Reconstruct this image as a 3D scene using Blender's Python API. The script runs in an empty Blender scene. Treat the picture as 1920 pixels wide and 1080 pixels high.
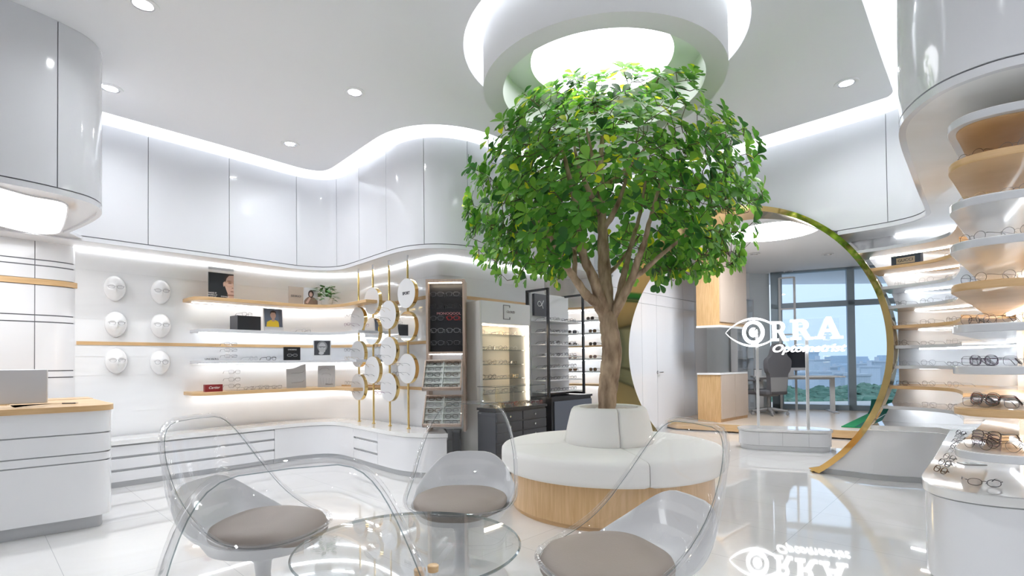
import bpy, bmesh, math, random
from mathutils import Vector, Matrix, geometry
random.seed(7)
PI = math.pi
SC = bpy.context.scene
COL = SC.collection
# ------------------------------------------------------------------ camera
FPX = 970.0; CAMH = 1.10; PITCH = math.radians(.9); ROLL = math.radians(.6)
cr0 = Vector((1, 0, 0)); cf = Vector((0, math.cos(PITCH), math.sin(PITCH))); cu0 = cr0.cross(cf)
CR = cr0*math.cos(ROLL) - cu0*math.sin(ROLL)
CU = cu0*math.cos(ROLL) + cr0*math.sin(ROLL)
CF = cf
SHPX = 140 - FPX*math.tan(PITCH)
cam = bpy.data.cameras.new('camera'); camo = bpy.data.objects.new('camera', cam); COL.objects.link(camo)
cam.sensor_width = 36; cam.lens = 36*FPX/1920; cam.shift_y = SHPX/1920; cam.clip_end = 3000; cam.clip_start = .05
M = Matrix((( CR.x, CU.x, -CF.x, 0), (CR.y, CU.y, -CF.y, 0), (CR.z, CU.z, -CF.z, CAMH), (0, 0, 0, 1)))
camo.matrix_world = M
SC.camera = camo
# ------------------------------------------------------------------ world and exposure
w = bpy.data.worlds.new('sky'); SC.world = w; w.use_nodes = True
nt = w.node_tree; bg = nt.nodes['Background']
tc = nt.nodes.new('ShaderNodeTexCoord'); sx = nt.nodes.new('ShaderNodeSeparateXYZ'); rp = nt.nodes.new('ShaderNodeValToRGB')
nt.links.new(tc.outputs['Generated'], sx.inputs[0]); nt.links.new(sx.outputs['Z'], rp.inputs[0]); nt.links.new(rp.outputs[0], bg.inputs[0])
rp.color_ramp.elements[0].position = 0.0; rp.color_ramp.elements[0].color = (.47, .575, .71, 1)
rp.color_ramp.elements[1].position = .35; rp.color_ramp.elements[1].color = (.60, .685, .80, 1)
bg.inputs[1].default_value = 1.0
vs = SC.view_settings; vs.view_transform = 'Standard'; vs.look = 'None'; vs.exposure = 0.86; vs.gamma = 1.0; vs.use_curve_mapping = False
cy = SC.cycles
cy.max_bounces = 14; cy.transparent_max_bounces = 24; cy.glossy_bounces = 6; cy.diffuse_bounces = 6; cy.transmission_bounces = 8
cy.caustics_reflective = False; cy.caustics_refractive = False; cy.sample_clamp_indirect = 4; cy.sample_clamp_direct = 0
cy.use_denoising = True
try: cy.use_light_tree = True
except Exception: pass
# key levels (watts per square metre style emission strengths)
E_DISC = 3.4; E_ROOM = 15.0; E_LED = 11.0; E_COVE = 20.0; E_SPOT = 8.0; E_SIGN = 3.0; W_SPOT = 3.6

# ------------------------------------------------------------------ materials
def mat(name, color, rough=.5, metal=0., coat=0., emit=None, es=1., spec=.5, bump=None, trans=0., alpha=1.):
    m = bpy.data.materials.new(name); m.use_nodes = True
    p = m.node_tree.nodes['Principled BSDF']
    p.inputs['Base Color'].default_value = (*color, 1); p.inputs['Roughness'].default_value = rough
    p.inputs['Metallic'].default_value = metal; p.inputs['Coat Weight'].default_value = coat
    p.inputs['Coat Roughness'].default_value = .03; p.inputs['Specular IOR Level'].default_value = spec
    if emit: p.inputs['Emission Color'].default_value = (*emit, 1); p.inputs['Emission Strength'].default_value = es
    if bump:
        n = m.node_tree.nodes.new('ShaderNodeTexNoise'); n.inputs['Scale'].default_value = bump[0]; n.inputs['Detail'].default_value = 4
        b = m.node_tree.nodes.new('ShaderNodeBump'); b.inputs['Strength'].default_value = bump[1]; b.inputs['Distance'].default_value = .01
        t = m.node_tree.nodes.new('ShaderNodeTexCoord'); m.node_tree.links.new(t.outputs['Object'], n.inputs['Vector'])
        m.node_tree.links.new(n.outputs[0], b.inputs['Height']); m.node_tree.links.new(b.outputs[0], p.inputs['Normal'])
    return m
def emis(name, color, s):
    m = bpy.data.materials.new(name); m.use_nodes = True; t = m.node_tree; t.nodes.clear()
    e = t.nodes.new('ShaderNodeEmission'); o = t.nodes.new('ShaderNodeOutputMaterial')
    e.inputs[0].default_value = (*color, 1); e.inputs[1].default_value = s; t.links.new(e.outputs[0], o.inputs[0]); return m
def clear(name, tint, gloss=.04, ior=1.35, rough=.0, gcol=(1, 1, 1)):
    m = bpy.data.materials.new(name); m.use_nodes = True; t = m.node_tree; t.nodes.clear()
    tr = t.nodes.new('ShaderNodeBsdfTransparent'); tr.inputs[0].default_value = (*tint, 1)
    g = t.nodes.new('ShaderNodeBsdfGlossy'); g.inputs[1 if 'Roughness' not in g.inputs else 'Roughness'].default_value = rough
    g.inputs[0].default_value = (*gcol, 1)
    lw = t.nodes.new('ShaderNodeLayerWeight'); lw.inputs[0].default_value = .5
    pw = t.nodes.new('ShaderNodeMath'); pw.operation = 'POWER'; pw.inputs[1].default_value = 4.0; t.links.new(lw.outputs['Facing'], pw.inputs[0])
    f = t.nodes.new('ShaderNodeMath'); f.operation = 'MULTIPLY_ADD'; r0 = ((ior-1)/(ior+1))**2; f.inputs[1].default_value = (1-r0)*.85; f.inputs[2].default_value = r0; t.links.new(pw.outputs[0], f.inputs[0])
    mx = t.nodes.new('ShaderNodeMixShader'); o = t.nodes.new('ShaderNodeOutputMaterial')
    t.links.new(f.outputs[0], mx.inputs[0]); t.links.new(tr.outputs[0], mx.inputs[1]); t.links.new(g.outputs[0], mx.inputs[2]); t.links.new(mx.outputs[0], o.inputs[0])
    return m
def noisy(name, c1, c2, scale, stretch=(1, 1, 1), rough=.4, rotz=0., coat=0., detail=6, dist=.0, lo=.35, hi=.65, bump=0.):
    m = bpy.data.materials.new(name); m.use_nodes = True; t = m.node_tree; p = t.nodes['Principled BSDF']
    tc = t.nodes.new('ShaderNodeTexCoord'); mp = t.nodes.new('ShaderNodeMapping'); n = t.nodes.new('ShaderNodeTexNoise'); r = t.nodes.new('ShaderNodeValToRGB')
    mp.inputs['Scale'].default_value = stretch; mp.inputs['Rotation'].default_value = (0, 0, rotz)
    n.inputs['Scale'].default_value = scale; n.inputs['Detail'].default_value = detail; n.inputs['Distortion'].default_value = dist
    r.color_ramp.elements[0].color = (*c1, 1); r.color_ramp.elements[1].color = (*c2, 1)
    r.color_ramp.elements[0].position = lo; r.color_ramp.elements[1].position = hi
    t.links.new(tc.outputs['Object'], mp.inputs[0]); t.links.new(mp.outputs[0], n.inputs['Vector']); t.links.new(n.outputs[0], r.inputs[0]); t.links.new(r.outputs[0], p.inputs['Base Color'])
    p.inputs['Roughness'].default_value = rough; p.inputs['Coat Weight'].default_value = coat; p.inputs['Coat Roughness'].default_value = .03
    if bump:
        b = t.nodes.new('ShaderNodeBump'); b.inputs['Strength'].default_value = bump; b.inputs['Distance'].default_value = .01
        t.links.new(n.outputs[0], b.inputs['Height']); t.links.new(b.outputs[0], p.inputs['Normal'])
    return m
def floor_mat():
    m = bpy.data.materials.new('white_porcelain_tile'); m.use_nodes = True; t = m.node_tree; p = t.nodes['Principled BSDF']
    tc = t.nodes.new('ShaderNodeTexCoord'); mp = t.nodes.new('ShaderNodeMapping'); mp.inputs['Rotation'].default_value = (0, 0, math.radians(-46.5))
    mp.inputs['Location'].default_value = (-.355, -.971, 0)
    t.links.new(tc.outputs['Object'], mp.inputs[0]); s = t.nodes.new('ShaderNodeSeparateXYZ'); t.links.new(mp.outputs[0], s.inputs[0])
    def grid(out, per, wd):
        a = t.nodes.new('ShaderNodeMath'); a.operation = 'DIVIDE'; a.inputs[1].default_value = per; t.links.new(out, a.inputs[0])
        b = t.nodes.new('ShaderNodeMath'); b.operation = 'FLOORED_MODULO'; b.inputs[1].default_value = 1; t.links.new(a.outputs[0], b.inputs[0])
        c = t.nodes.new('ShaderNodeMath'); c.operation = 'LESS_THAN'; c.inputs[1].default_value = wd/per; t.links.new(b.outputs[0], c.inputs[0]); return c.outputs[0]
    g = t.nodes.new('ShaderNodeMath'); g.operation = 'MAXIMUM'
    t.links.new(grid(s.outputs[0], .644, .003), g.inputs[0]); t.links.new(grid(s.outputs[1], 1.2, .003), g.inputs[1])
    n = t.nodes.new('ShaderNodeTexNoise'); n.inputs['Scale'].default_value = 1.1; n.inputs['Detail'].default_value = 7; n.inputs['Distortion'].default_value = 1.2
    r = t.nodes.new('ShaderNodeValToRGB'); r.color_ramp.elements[0].position = .44; r.color_ramp.elements[1].position = .56
    r.color_ramp.elements[0].color = (.80, .79, .775, 1); r.color_ramp.elements[1].color = (.84, .835, .83, 1)
    t.links.new(mp.outputs[0], n.inputs['Vector']); t.links.new(n.outputs[0], r.inputs[0])
    mx = t.nodes.new('ShaderNodeMix'); mx.data_type = 'RGBA'; t.links.new(g.outputs[0], mx.inputs[0]); t.links.new(r.outputs[0], mx.inputs[6]); mx.inputs[7].default_value = (.55, .55, .55, 1)
    t.links.new(mx.outputs[2], p.inputs['Base Color']); p.inputs['Roughness'].default_value = .04; p.inputs['Coat Weight'].default_value = .6; p.inputs['Coat Roughness'].default_value = .02
    p.inputs['IOR'].default_value = 1.6
    return m
MT = {}
MT['floor'] = floor_mat()
MT['ceil'] = mat('matt_ceiling_paint', (.87, .875, .895), .75)
MT['cove'] = mat('white_cove_paint', (.88, .885, .90), .7)
MT['gloss'] = mat('gloss_white_panel', (.72, .728, .76), .10, coat=.5)
MT['grey_gloss'] = mat('gloss_pale_grey_panel', (.60, .61, .65), .08, coat=.6)
MT['drum'] = mat('matt_white_plaster', (.87, .875, .885), .7)
MT['seam'] = mat('dark_seam', (.16, .16, .18), .6)
MT['groove'] = mat('grey_groove', (.50, .51, .53), .5)
MT['wallw'] = noisy('white_stone_wall', (.80, .805, .82), (.85, .855, .87), .9, (1, 1, 3), .12, coat=.4, dist=1.0)
MT['slab'] = noisy('white_marble_slab', (.81, .805, .795), (.86, .86, .865), .9, (1.0, 3.0, 1.0), .05, rotz=math.radians(-46), coat=.6, dist=.8)
MT['soffit'] = noisy('pale_stone_soffit', (.80, .79, .775), (.86, .86, .86), 1.2, (1.0, 3.0, 1.0), .22, rotz=math.radians(-46), coat=.2, dist=.8)
MT['cab'] = mat('white_lacquer_cabinet', (.78, .785, .81), .14, coat=.4)
MT['plinth'] = mat('grey_plinth', (.52, .53, .55), .4)
MT['wood'] = noisy('light_oak', (.54, .34, .155), (.66, .44, .235), 5.0, (1, 1, 14), .38, coat=.15, lo=.3, hi=.7)
MT['woodv'] = noisy('light_oak_vertical_grain', (.56, .345, .155), (.68, .45, .235), 7.0, (9, 9, .7), .35, coat=.2, lo=.3, hi=.7)
MT['shelf_w'] = mat('white_shelf', (.60, .61, .635), .15, coat=.4)
MT['gold'] = mat('polished_gold', (.83, .60, .24), .06, 1.)
MT['mirror'] = mat('mirror', (.92, .93, .93), .01, 1.)
MT['chrome'] = mat('chrome', (.7, .7, .72), .15, 1.)
MT['acrylic'] = clear('clear_acrylic', (.985, .986, .99), ior=1.42)
MT['rim'] = clear('clear_acrylic_edge', (.96, .96, .965), ior=1.6)
MT['glass'] = clear('clear_glass', (.975, .985, .985), ior=1.45)
MT['gedge'] = clear('glass_edge', (.60, .65, .66), ior=1.8)
MT['lens'] = clear('spectacle_lens', (.95, .95, .96), ior=1.25)
MT['window'] = clear('blue_window_glass', (.86, .92, .97), ior=1.45)
MT['tubw'] = mat('white_chair_shell', (.72, .72, .73), .3, coat=.2)
MT['taupe'] = mat('taupe_leather', (.30, .25, .215), .5, bump=(180, .08))
MT['fabric'] = mat('cream_upholstery', (.82, .805, .78), .8, bump=(400, .12))
MT['black'] = mat('black_lacquer', (.022, .023, .028), .3)
MT['char'] = mat('charcoal_panel', (.055, .058, .07), .35)
MT['slate'] = mat('slate_blue_panel', (.10, .115, .15), .4)
MT['wire_b'] = mat('black_wire', (.03, .03, .035), .3, .6)
MT['wire_g'] = mat('gunmetal_wire', (.22, .22, .24), .3, .9)
MT['wire_o'] = mat('gold_wire', (.65, .47, .25), .25, 1.)
MT['wire_c'] = mat('clear_grey_wire', (.42, .42, .44), .3, .3)
MT['tort'] = mat('tortoise', (.10, .045, .02), .25)
MT['red'] = mat('red_acetate', (.45, .02, .02), .3)
MT['purple'] = mat('purple_acetate', (.16, .03, .14), .3)
MT['sun'] = mat('dark_sun_lens', (.05, .04, .035), .08)
MT['sunb'] = mat('brown_sun_lens', (.16, .09, .045), .08)
MT['sunp'] = mat('rose_sun_lens', (.28, .2, .21), .08)
MT['led'] = emis('led_strip', (.93, .97, 1), E_LED)
MT['ledw'] = emis('warm_led_strip', (1, .84, .64), 16.0)
MT['coveled'] = emis('cove_led', (.92, .96, 1), E_COVE)
MT['disc'] = emis('light_panel', (.95, .975, 1), E_DISC)
MT['room_disc'] = emis('room_light_panel', (.97, .985, 1), E_ROOM)
MT['spot'] = emis('downlight_lamp', (1, 1, 1), E_SPOT)
MT['sign'] = emis('sign_letter', (.97, .98, 1), E_SIGN)
MT['warmwall'] = mat('cream_cabinet_back', (.78, .70, .58), .5)
MT['beige'] = mat('beige_panel', (.66, .645, .62), .35)
MT['bronze'] = noisy('bronze_wood', (.36, .27, .215), (.44, .335, .275), 9, (9, 9, .8), .45)
MT['trayin'] = mat('pale_tray_lining', (.60, .63, .61), .7)
MT['bark'] = noisy('bark', (.15, .09, .052), (.46, .34, .23), 16, (1, 1, .35), .85, bump=.7, lo=.3, hi=.62)
MT['pebble'] = mat('pebble', (.66, .62, .56), .6)
MT['paper'] = mat('white_card', (.66, .66, .67), .5)
MT['paperg'] = mat('grey_card', (.50, .50, .51), .5)
MT['pblack'] = mat('black_print', (.014, .015, .019), .35)
MT['skin'] = mat('printed_skin', (.50, .32, .25), .5)
MT['skind'] = mat('printed_skin_dark', (.22, .12, .09), .5)
MT['hair'] = mat('printed_hair', (.035, .02, .016), .5)
MT['yellow'] = mat('printed_yellow', (.80, .55, .03), .5)
MT['bluegrey'] = mat('printed_blue_grey', (.12, .15, .21), .5)
MT['greyp'] = mat('printed_grey', (.30, .30, .31), .5)
MT['tan'] = mat('printed_tan', (.40, .33, .27), .5)
MT['knit'] = mat('printed_brown_knit', (.20, .13, .09), .5)
MT['cred'] = mat('dark_red_box', (.22, .012, .016), .4)
MT['denim'] = mat('denim_blue_box', (.07, .10, .16), .6)
MT['text'] = mat('dark_lettering', (.05, .05, .06), .4)
MT['textw'] = mat('white_lettering', (.85, .85, .85), .4)
MT['screen'] = mat('dark_screen', (.012, .015, .022), .06)
MT['silver'] = mat('silver_aluminium', (.60, .60, .62), .35, .5)
MT['cgrey'] = mat('grey_chair_fabric', (.13, .13, .145), .7)
MT['cgreyl'] = mat('light_grey_chair_panel', (.30, .30, .31), .6)
MT['alu'] = mat('blue_grey_window_frame', (.26, .32, .37), .4, .3)
MT['green'] = mat('green_putting_turf', (.01, .26, .09), .9)
MT['greend'] = mat('dark_green_turf', (.005, .10, .07), .9)
MT['planks'] = noisy('plank_floor', (.56, .46, .37), (.68, .58, .48), 4.0, (.7, 9, 1), .28, rotz=math.radians(30), lo=.3, hi=.7)
MT['pot'] = mat('white_ceramic', (.75, .75, .75), .3)
MT['glossw'] = mat('glossy_white_mask', (.80, .80, .81), .08, coat=.6)
MT['build'] = mat('hazed_concrete', (.55, .60, .66), .8)  # city roof colour paled, aerial haze put into it
MT['roofs'] = mat('hazed_roofs', (.50, .60, .70), .9)  # distance haze painted in as a pale blue tint
MT['land'] = noisy('city_haze_ground', (.20, .27, .30), (.34, .40, .43), .02, rough=.9)  # ground tones greyed, haze mixed into the colour
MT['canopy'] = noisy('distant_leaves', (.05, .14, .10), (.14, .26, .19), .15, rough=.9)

# ------------------------------------------------------------------ mesh builder
class MB:
    def __init__(s): s.v = []; s.f = []; s.m = []
    def add(s, vs, fs, mi=0):
        n = len(s.v); s.v += [tuple(p) for p in vs]; s.f += [tuple(i+n for i in f) for f in fs]; s.m += [mi]*len(fs); return s
    def box(s, x0, y0, z0, x1, y1, z1, mi=0):
        return s.add([(x0,y0,z0),(x1,y0,z0),(x1,y1,z0),(x0,y1,z0),(x0,y0,z1),(x1,y0,z1),(x1,y1,z1),(x0,y1,z1)],
                     [(0,3,2,1),(4,5,6,7),(0,1,5,4),(1,2,6,5),(2,3,7,6),(3,0,4,7)], mi)
    def obox(s, o, u, v, w, mi=0):   # corner o, edge vectors
        o, u, v, w = map(Vector, (o, u, v, w)); P = [o, o+u, o+u+v, o+v]; P += [p+w for p in P]
        return s.add(P, [(0,3,2,1),(4,5,6,7),(0,1,5,4),(1,2,6,5),(2,3,7,6),(3,0,4,7)], mi)
    def prism(s, poly, z0, z1, mi=0):
        n = len(poly); vs = [(p[0], p[1], z0) for p in poly]+[(p[0], p[1], z1) for p in poly]
        fs = [tuple(reversed(range(n))), tuple(range(n, 2*n))]+[(i, (i+1) % n, n+(i+1) % n, n+i) for i in range(n)]
        return s.add(vs, fs, mi)
    def plate(s, poly, o, u, v, w, mi=0):   # 2D polygon in frame (u,v) at o extruded by vector w
        o, u, v, w = map(Vector, (o, u, v, w)); n = len(poly); a = [o+u*p[0]+v*p[1] for p in poly]; vs = a+[p+w for p in a]
        fs = [tuple(reversed(range(n))), tuple(range(n, 2*n))]+[(i, (i+1) % n, n+(i+1) % n, n+i) for i in range(n)]
        return s.add(vs, fs, mi)
    def strip(s, front, back, z0, z1, mi=0):    # curved wall of thickness between two equal length 2D paths
        n = len(front); vs = []
        for a, b in zip(front, back): vs += [(a[0],a[1],z0),(a[0],a[1],z1),(b[0],b[1],z1),(b[0],b[1],z0)]
        fs = []
        for i in range(n-1):
            k = 4*i
            for j in range(4): fs.append((k+j, k+(j+1) % 4, k+4+(j+1) % 4, k+4+j))
        fs += [(0,1,2,3), (4*n-1,4*n-2,4*n-3,4*n-4)]
        return s.add(vs, fs, mi)
    def tube(s, pts, r, seg=8, closed=False, mi=0, caps=True):
        pts = [Vector(p) for p in pts]; n = len(pts); rs = r if isinstance(r, (list, tuple)) else [r]*n; vs = []; prev = None
        for i, p in enumerate(pts):
            if closed: t = pts[(i+1) % n]-pts[i-1]
            else: t = pts[min(i+1, n-1)]-pts[max(i-1, 0)]
            t.normalize()
            if prev is None:
                a = Vector((0, 0, 1)) if abs(t.z) < .9 else Vector((1, 0, 0)); a = (a-t*a.dot(t)).normalized()
            else:
                a = prev-t*prev.dot(t)
                if a.length < 1e-6: a = t.orthogonal()
                a.normalize()
            prev = a; b = t.cross(a)
            for k in range(seg):
                q = 2*PI*k/seg; vs.append(p+(a*math.cos(q)+b*math.sin(q))*rs[i])
        fs = []
        for i in range(n if closed else n-1):
            j = (i+1) % n
            for k in range(seg): fs.append((i*seg+k, i*seg+(k+1) % seg, j*seg+(k+1) % seg, j*seg+k))
        if not closed and caps: fs += [tuple(reversed(range(seg))), tuple(range((n-1)*seg, n*seg))]
        return s.add(vs, fs, mi)
    def lathe(s, prof, seg=48, c=(0, 0, 0), mi=0, a0=0., a1=None):
        full = a1 is None; a1 = 2*PI if full else a1; ns = seg if full else seg+1; n = len(prof); vs = []
        for k in range(ns):
            q = a0+(a1-a0)*k/seg
            for r, z in prof: vs.append((c[0]+r*math.cos(q), c[1]+r*math.sin(q), c[2]+z))
        fs = []
        for k in range(seg):
            k2 = (k+1) % ns
            for i in range(n-1): fs.append((k*n+i, k2*n+i, k2*n+i+1, k*n+i+1))
        return s.add(vs, fs, mi)
    def rings(s, rings, closed_ends=True, mi=0):
        n = len(rings[0]); vs = [p for r in rings for p in r]; fs = []
        for i in range(len(rings)-1):
            for k in range(n): fs.append((i*n+k, i*n+(k+1) % n, (i+1)*n+(k+1) % n, (i+1)*n+k))
        if closed_ends: fs += [tuple(reversed(range(n))), tuple(range((len(rings)-1)*n, len(rings)*n))]
        return s.add(vs, fs, mi)
    def build(s, name, m, parent=None, sharp=35, bevel=0, sub=0, kind=None, loc=None, rz=None, solid=0):
        me = bpy.data.meshes.new(name); me.from_pydata(s.v, [], s.f)
        ms = m if isinstance(m, (list, tuple)) else [m]
        for x in ms: me.materials.append(x)
        if len(ms) > 1: me.polygons.foreach_set('material_index', s.m)
        b = bmesh.new(); b.from_mesh(me); bmesh.ops.remove_doubles(b, verts=b.verts, dist=1e-6); bmesh.ops.recalc_face_normals(b, faces=b.faces)
        b.to_mesh(me); b.free()
        me.polygons.foreach_set('use_smooth', [True]*len(me.polygons)); me.set_sharp_from_angle(angle=math.radians(sharp)); me.update()
        o = bpy.data.objects.new(name, me); COL.objects.link(o)
        if parent: o.parent = parent
        if loc: o.location = loc
        if rz is not None: o.rotation_euler.z = rz
        if solid:
            q = o.modifiers.new('s', 'SOLIDIFY'); q.thickness = solid; q.offset = 0
        if bevel:
            q = o.modifiers.new('b', 'BEVEL'); q.width = bevel; q.segments = 3; q.limit_method = 'ANGLE'; q.angle_limit = math.radians(40)
        if sub:
            q = o.modifiers.new('u', 'SUBSURF'); q.levels = sub; q.render_levels = sub
        if kind: o['kind'] = kind
        return o
def struct(name, mb, m, **k): return mb.build(name, m, kind='structure', **k)
def T(name, label, cat, loc=(0, 0, 0), rz=0., group=None):
    o = bpy.data.objects.new(name, None); COL.objects.link(o); o.location = loc; o.rotation_euler.z = rz; o.empty_display_size = .1
    return tag(o, label, cat, group)
def tag(o, label, cat, group=None, kind=None):
    o['label'] = label; o['category'] = cat
    if group: o['group'] = group
    if kind: o['kind'] = kind
    return o
def dup(root, loc, rz, label, group=None):
    r = root.copy(); COL.objects.link(r); r.location = loc; r.rotation_euler = (0, 0, rz) if not isinstance(rz, tuple) else rz; r['label'] = label; r.scale = (1, 1, 1)
    if group: r['group'] = group
    for ch in list(root.children):
        c = ch.copy(); COL.objects.link(c); c.parent = r
        for g in list(ch.children):
            d = g.copy(); COL.objects.link(d); d.parent = c
    return r
def face_rot(n): return math.atan2(n[0], -n[1])      # local -y turned to direction n
def text(name, body, size, m, parent=None, loc=(0, 0, 0), rot=(PI/2, 0, 0), ext=.001, shear=0., off=0., align='CENTER', sx=1.):
    c = bpy.data.curves.new(name, 'FONT'); c.body = body; c.size = size; c.extrude = ext; c.shear = shear; c.offset = off; c.align_x = align; c.align_y = 'CENTER'; c.resolution_u = 3
    t = bpy.data.objects.new('tmp', c); COL.objects.link(t)
    dg = bpy.context.evaluated_depsgraph_get(); me = bpy.data.meshes.new_from_object(t.evaluated_get(dg)); bpy.data.objects.remove(t)
    me.materials.clear(); me.materials.append(m)
    o = bpy.data.objects.new(name, me); COL.objects.link(o); o.location = loc; o.rotation_euler = rot; o.scale = (sx, 1, 1)  # facades paled and blued, aerial haze painted into wall and window colours
    if parent: o.parent = parent
    return o
# ------------------------------------------------------------------ plan curves
def smooth(P, n=10, closed=False):
    out = []; N = len(P)
    for i in range(N if closed else N-1):
        p0 = P[(i-1) % N] if closed or i > 0 else P[0]; p1 = P[i]; p2 = P[(i+1) % N]; p3 = P[(i+2) % N] if closed or i+2 < N else P[-1]
        for k in range(n):
            t = k/n; q = []
            for d in range(len(p1)):
                a, b, c, e = p0[d], p1[d], p2[d], p3[d]
                q.append(.5*(2*b+(c-a)*t+(2*a-5*b+4*c-e)*t*t+(3*b-a-3*c+e)*t**3))
            out.append(tuple(q))
    if not closed: out.append(tuple(P[-1]))
    return out
def arcs(P):
    s = [0]
    for a, b in zip(P, P[1:]): s.append(s[-1]+math.dist(a, b))
    return s
def resample(P, step=.04):
    s = arcs(P); n = max(2, int(s[-1]/step)+1); out = []; j = 0
    for i in range(n):
        t = s[-1]*i/(n-1)
        while j < len(s)-2 and s[j+1] < t: j += 1
        d = s[j+1]-s[j]; k = (t-s[j])/d if d else 0
        out.append(tuple(P[j][c]*(1-k)+P[j+1][c]*k for c in range(2)))
    return out
def nrm(P, i):
    a = P[max(i-1, 0)]; b = P[min(i+1, len(P)-1)]; dx, dy = b[0]-a[0], b[1]-a[1]; L = math.hypot(dx, dy) or 1; return (-dy/L, dx/L)
def off(P, d):
    out = []
    for i, p in enumerate(P):
        n = nrm(P, i); out.append((p[0]+n[0]*d, p[1]+n[1]*d))
    return out
def sub(P, s0, s1):
    s = arcs(P); s0 = max(0, s0); s1 = min(s1, s[-1])
    def at(t):
        for j in range(len(s)-1):
            if s[j+1] >= t:
                k = (t-s[j])/((s[j+1]-s[j]) or 1); return tuple(P[j][c]*(1-k)+P[j+1][c]*k for c in range(2))
        return P[-1]
    return [at(s0)]+[P[i] for i in range(len(P)) if s0+1e-4 < s[i] < s1-1e-4]+[at(s1)]
def ray(px, py): return CF+CR*((px-960)/FPX)-CU*((py-540-SHPX)/FPX)
def hit(P, px, py, nth=0):
    """where the line of sight through a photo point meets the upright surface over plan curve P: (point, arc length, normal towards the shop)"""
    d = ray(px, py); best = []; s = arcs(P)
    for i in range(len(P)-1):
        a, b = P[i], P[i+1]; ex, ey = b[0]-a[0], b[1]-a[1]; den = d.x*ey-d.y*ex
        if abs(den) < 1e-9: continue
        t = (a[0]*ey-a[1]*ex)/den; u = (a[0]*d.y-a[1]*d.x)/den
        if t > 0 and -1e-6 <= u <= 1+1e-6:
            best.append((t, s[i]+u*math.hypot(ex, ey), i))
    best.sort()
    t, ss, i = best[min(nth, len(best)-1)]; n = nrm(P, i)
    return Vector((0, 0, CAMH))+d*t, ss, (-n[0], -n[1])
def atz(px, py, z):
    d = ray(px, py); t = (z-CAMH)/d.z; return Vector((0, 0, CAMH))+d*t
def aty(px, py, y):
    d = ray(px, py); return Vector((0, 0, CAMH))+d*(y/d.y)
U = Vector((.688, .725, 0)); V = Vector((-.725, .688, 0)); ZZ = Vector((0, 0, 1))
ORD = ['first', 'second', 'third', 'fourth', 'fifth', 'sixth', 'seventh', 'eighth', 'ninth', 'tenth', 'eleventh', 'twelfth', 'thirteenth']
def lr(i, n):
    if n == 1: return 'single'
    if i == 0: return 'leftmost'
    if i == n-1: return 'rightmost'
    return ORD[i]+' from left'
# ------------------------------------------------------------------ the setting
C_Z = 3.34; S_L = 2.26; S_R = 2.32; LID = 3.62
PC = (2.31, 5.68); PCZ = 1.229; PR = 1.538; PI_ = 1.487; PD = Vector((.701, -.713, 0)); PN = Vector((.713, .701, 0)); LIN = .46   # gold portal
def pp(s, z=0, d=0): return Vector((PC[0], PC[1], 0))+PD*s+PN*d+ZZ*z
LW = resample(smooth([(-5.2,3.1),(-4.6,3.68),(-4.1,4.2),(-3.72,4.6),(-3.36,5.0),(-3.0,5.4),(-2.66,5.8),(-2.45,6.02),(-2.2,6.12),(-1.97,6.03),(-1.65,5.70),(-1.35,5.37),(-1.1,5.12),(-.86,5.0),(-.62,5.0),(-.36,5.12),(-.05,5.42),(.35,5.86),(.72,6.28)]), .04)
MW = resample(smooth([(.55,6.10),(.70,6.32),(.82,6.60),(.95,6.78),(1.08,6.84),(1.18,6.83)]), .04)   # short dark return behind the tree
RW = resample(smooth([tuple(pp(1.12).xy),tuple(pp(1.22).xy),(3.25,4.72),(3.38,4.56),(3.44,4.40),(3.40,4.22),(3.24,4.03),(2.9,3.66),(2.5,3.22),(2.15,2.83),(1.99,2.62),(1.92,2.45),(1.90,2.28),(1.95,2.15),(2.06,2.05),(2.35,1.93),(3.0,1.72),(4.2,1.4)]), .03)
NL = resample(smooth([(-4.6,1.5),(-3.7,2.45),(-3.25,2.9),(-3.03,3.13),(-2.90,3.34),(-2.86,3.52),(-2.95,3.72),(-3.2,3.95),(-3.7,4.3)]), .03)  # upper panel over the reception
# floor
fl = MB(); fl.box(-7, -4.5, -.1, 10, 12, 0); struct('floor', fl, MT['floor'])
# shop outer walls, mostly behind the camera
o = MB(); o.box(-7.1, -4.6, 0, -7, 12, LID); struct('wall_left', o, MT['cove'])
o = MB(); o.box(-7, -4.6, 0, 10, -4.5, LID); struct('wall_behind', o, MT['cove'])
o = MB(); o.box(10, -4.6, 0, 10.1, 12, LID); struct('wall_right', o, MT['cove'])
# ceiling outline follows the curved panels with a light gap
DL = [(268,8),(207,166),(665,173),(544,270),(1587,156)]
dl_pts = [atz(x, y, C_Z) for x, y in DL]
fill_lamps = [(-1.4,-.6),(1.2,.9),(1.9,-.1),(2.9,-.6),(.0,-2.4),(-2.9,-2.3),(3.2,-2.6),(3.0,.7)]  # added lamps out of view, overhead and behind, to brighten the shop
fill_lamps = [Vector((x, y, C_Z)) for x, y in fill_lamps]
RC = Vector((.663, 3.70, 0)); RR = .987
def circ(c, r, n, z=0): return [(c[0]+r*math.cos(2*PI*k/n), c[1]+r*math.sin(2*PI*k/n)) for k in range(n)]
ce = off(LW, -.17)
inner = [p for p in ce if p[0] < .2]
rce = [q for q in off(RW, -.20)]
far = smooth([inner[-1], (.35,5.62), (.62,5.95), (.95,6.28), (1.25,6.36), (1.55,6.12), (2.156,5.56), (2.6,5.08), (2.95,4.72), rce[18]], 8)
outline = [(-7,-4.5),(-7,1.4),(-5.3,2.9)] + [p for p in inner if p[0] > -5.0] + far[1:-1] + rce[18:] + [(10,1.0),(10,-4.5)]
holes = [circ(RC, RR, 96)] + [circ(p, .062, 24) for p in dl_pts+fill_lamps]
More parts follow.
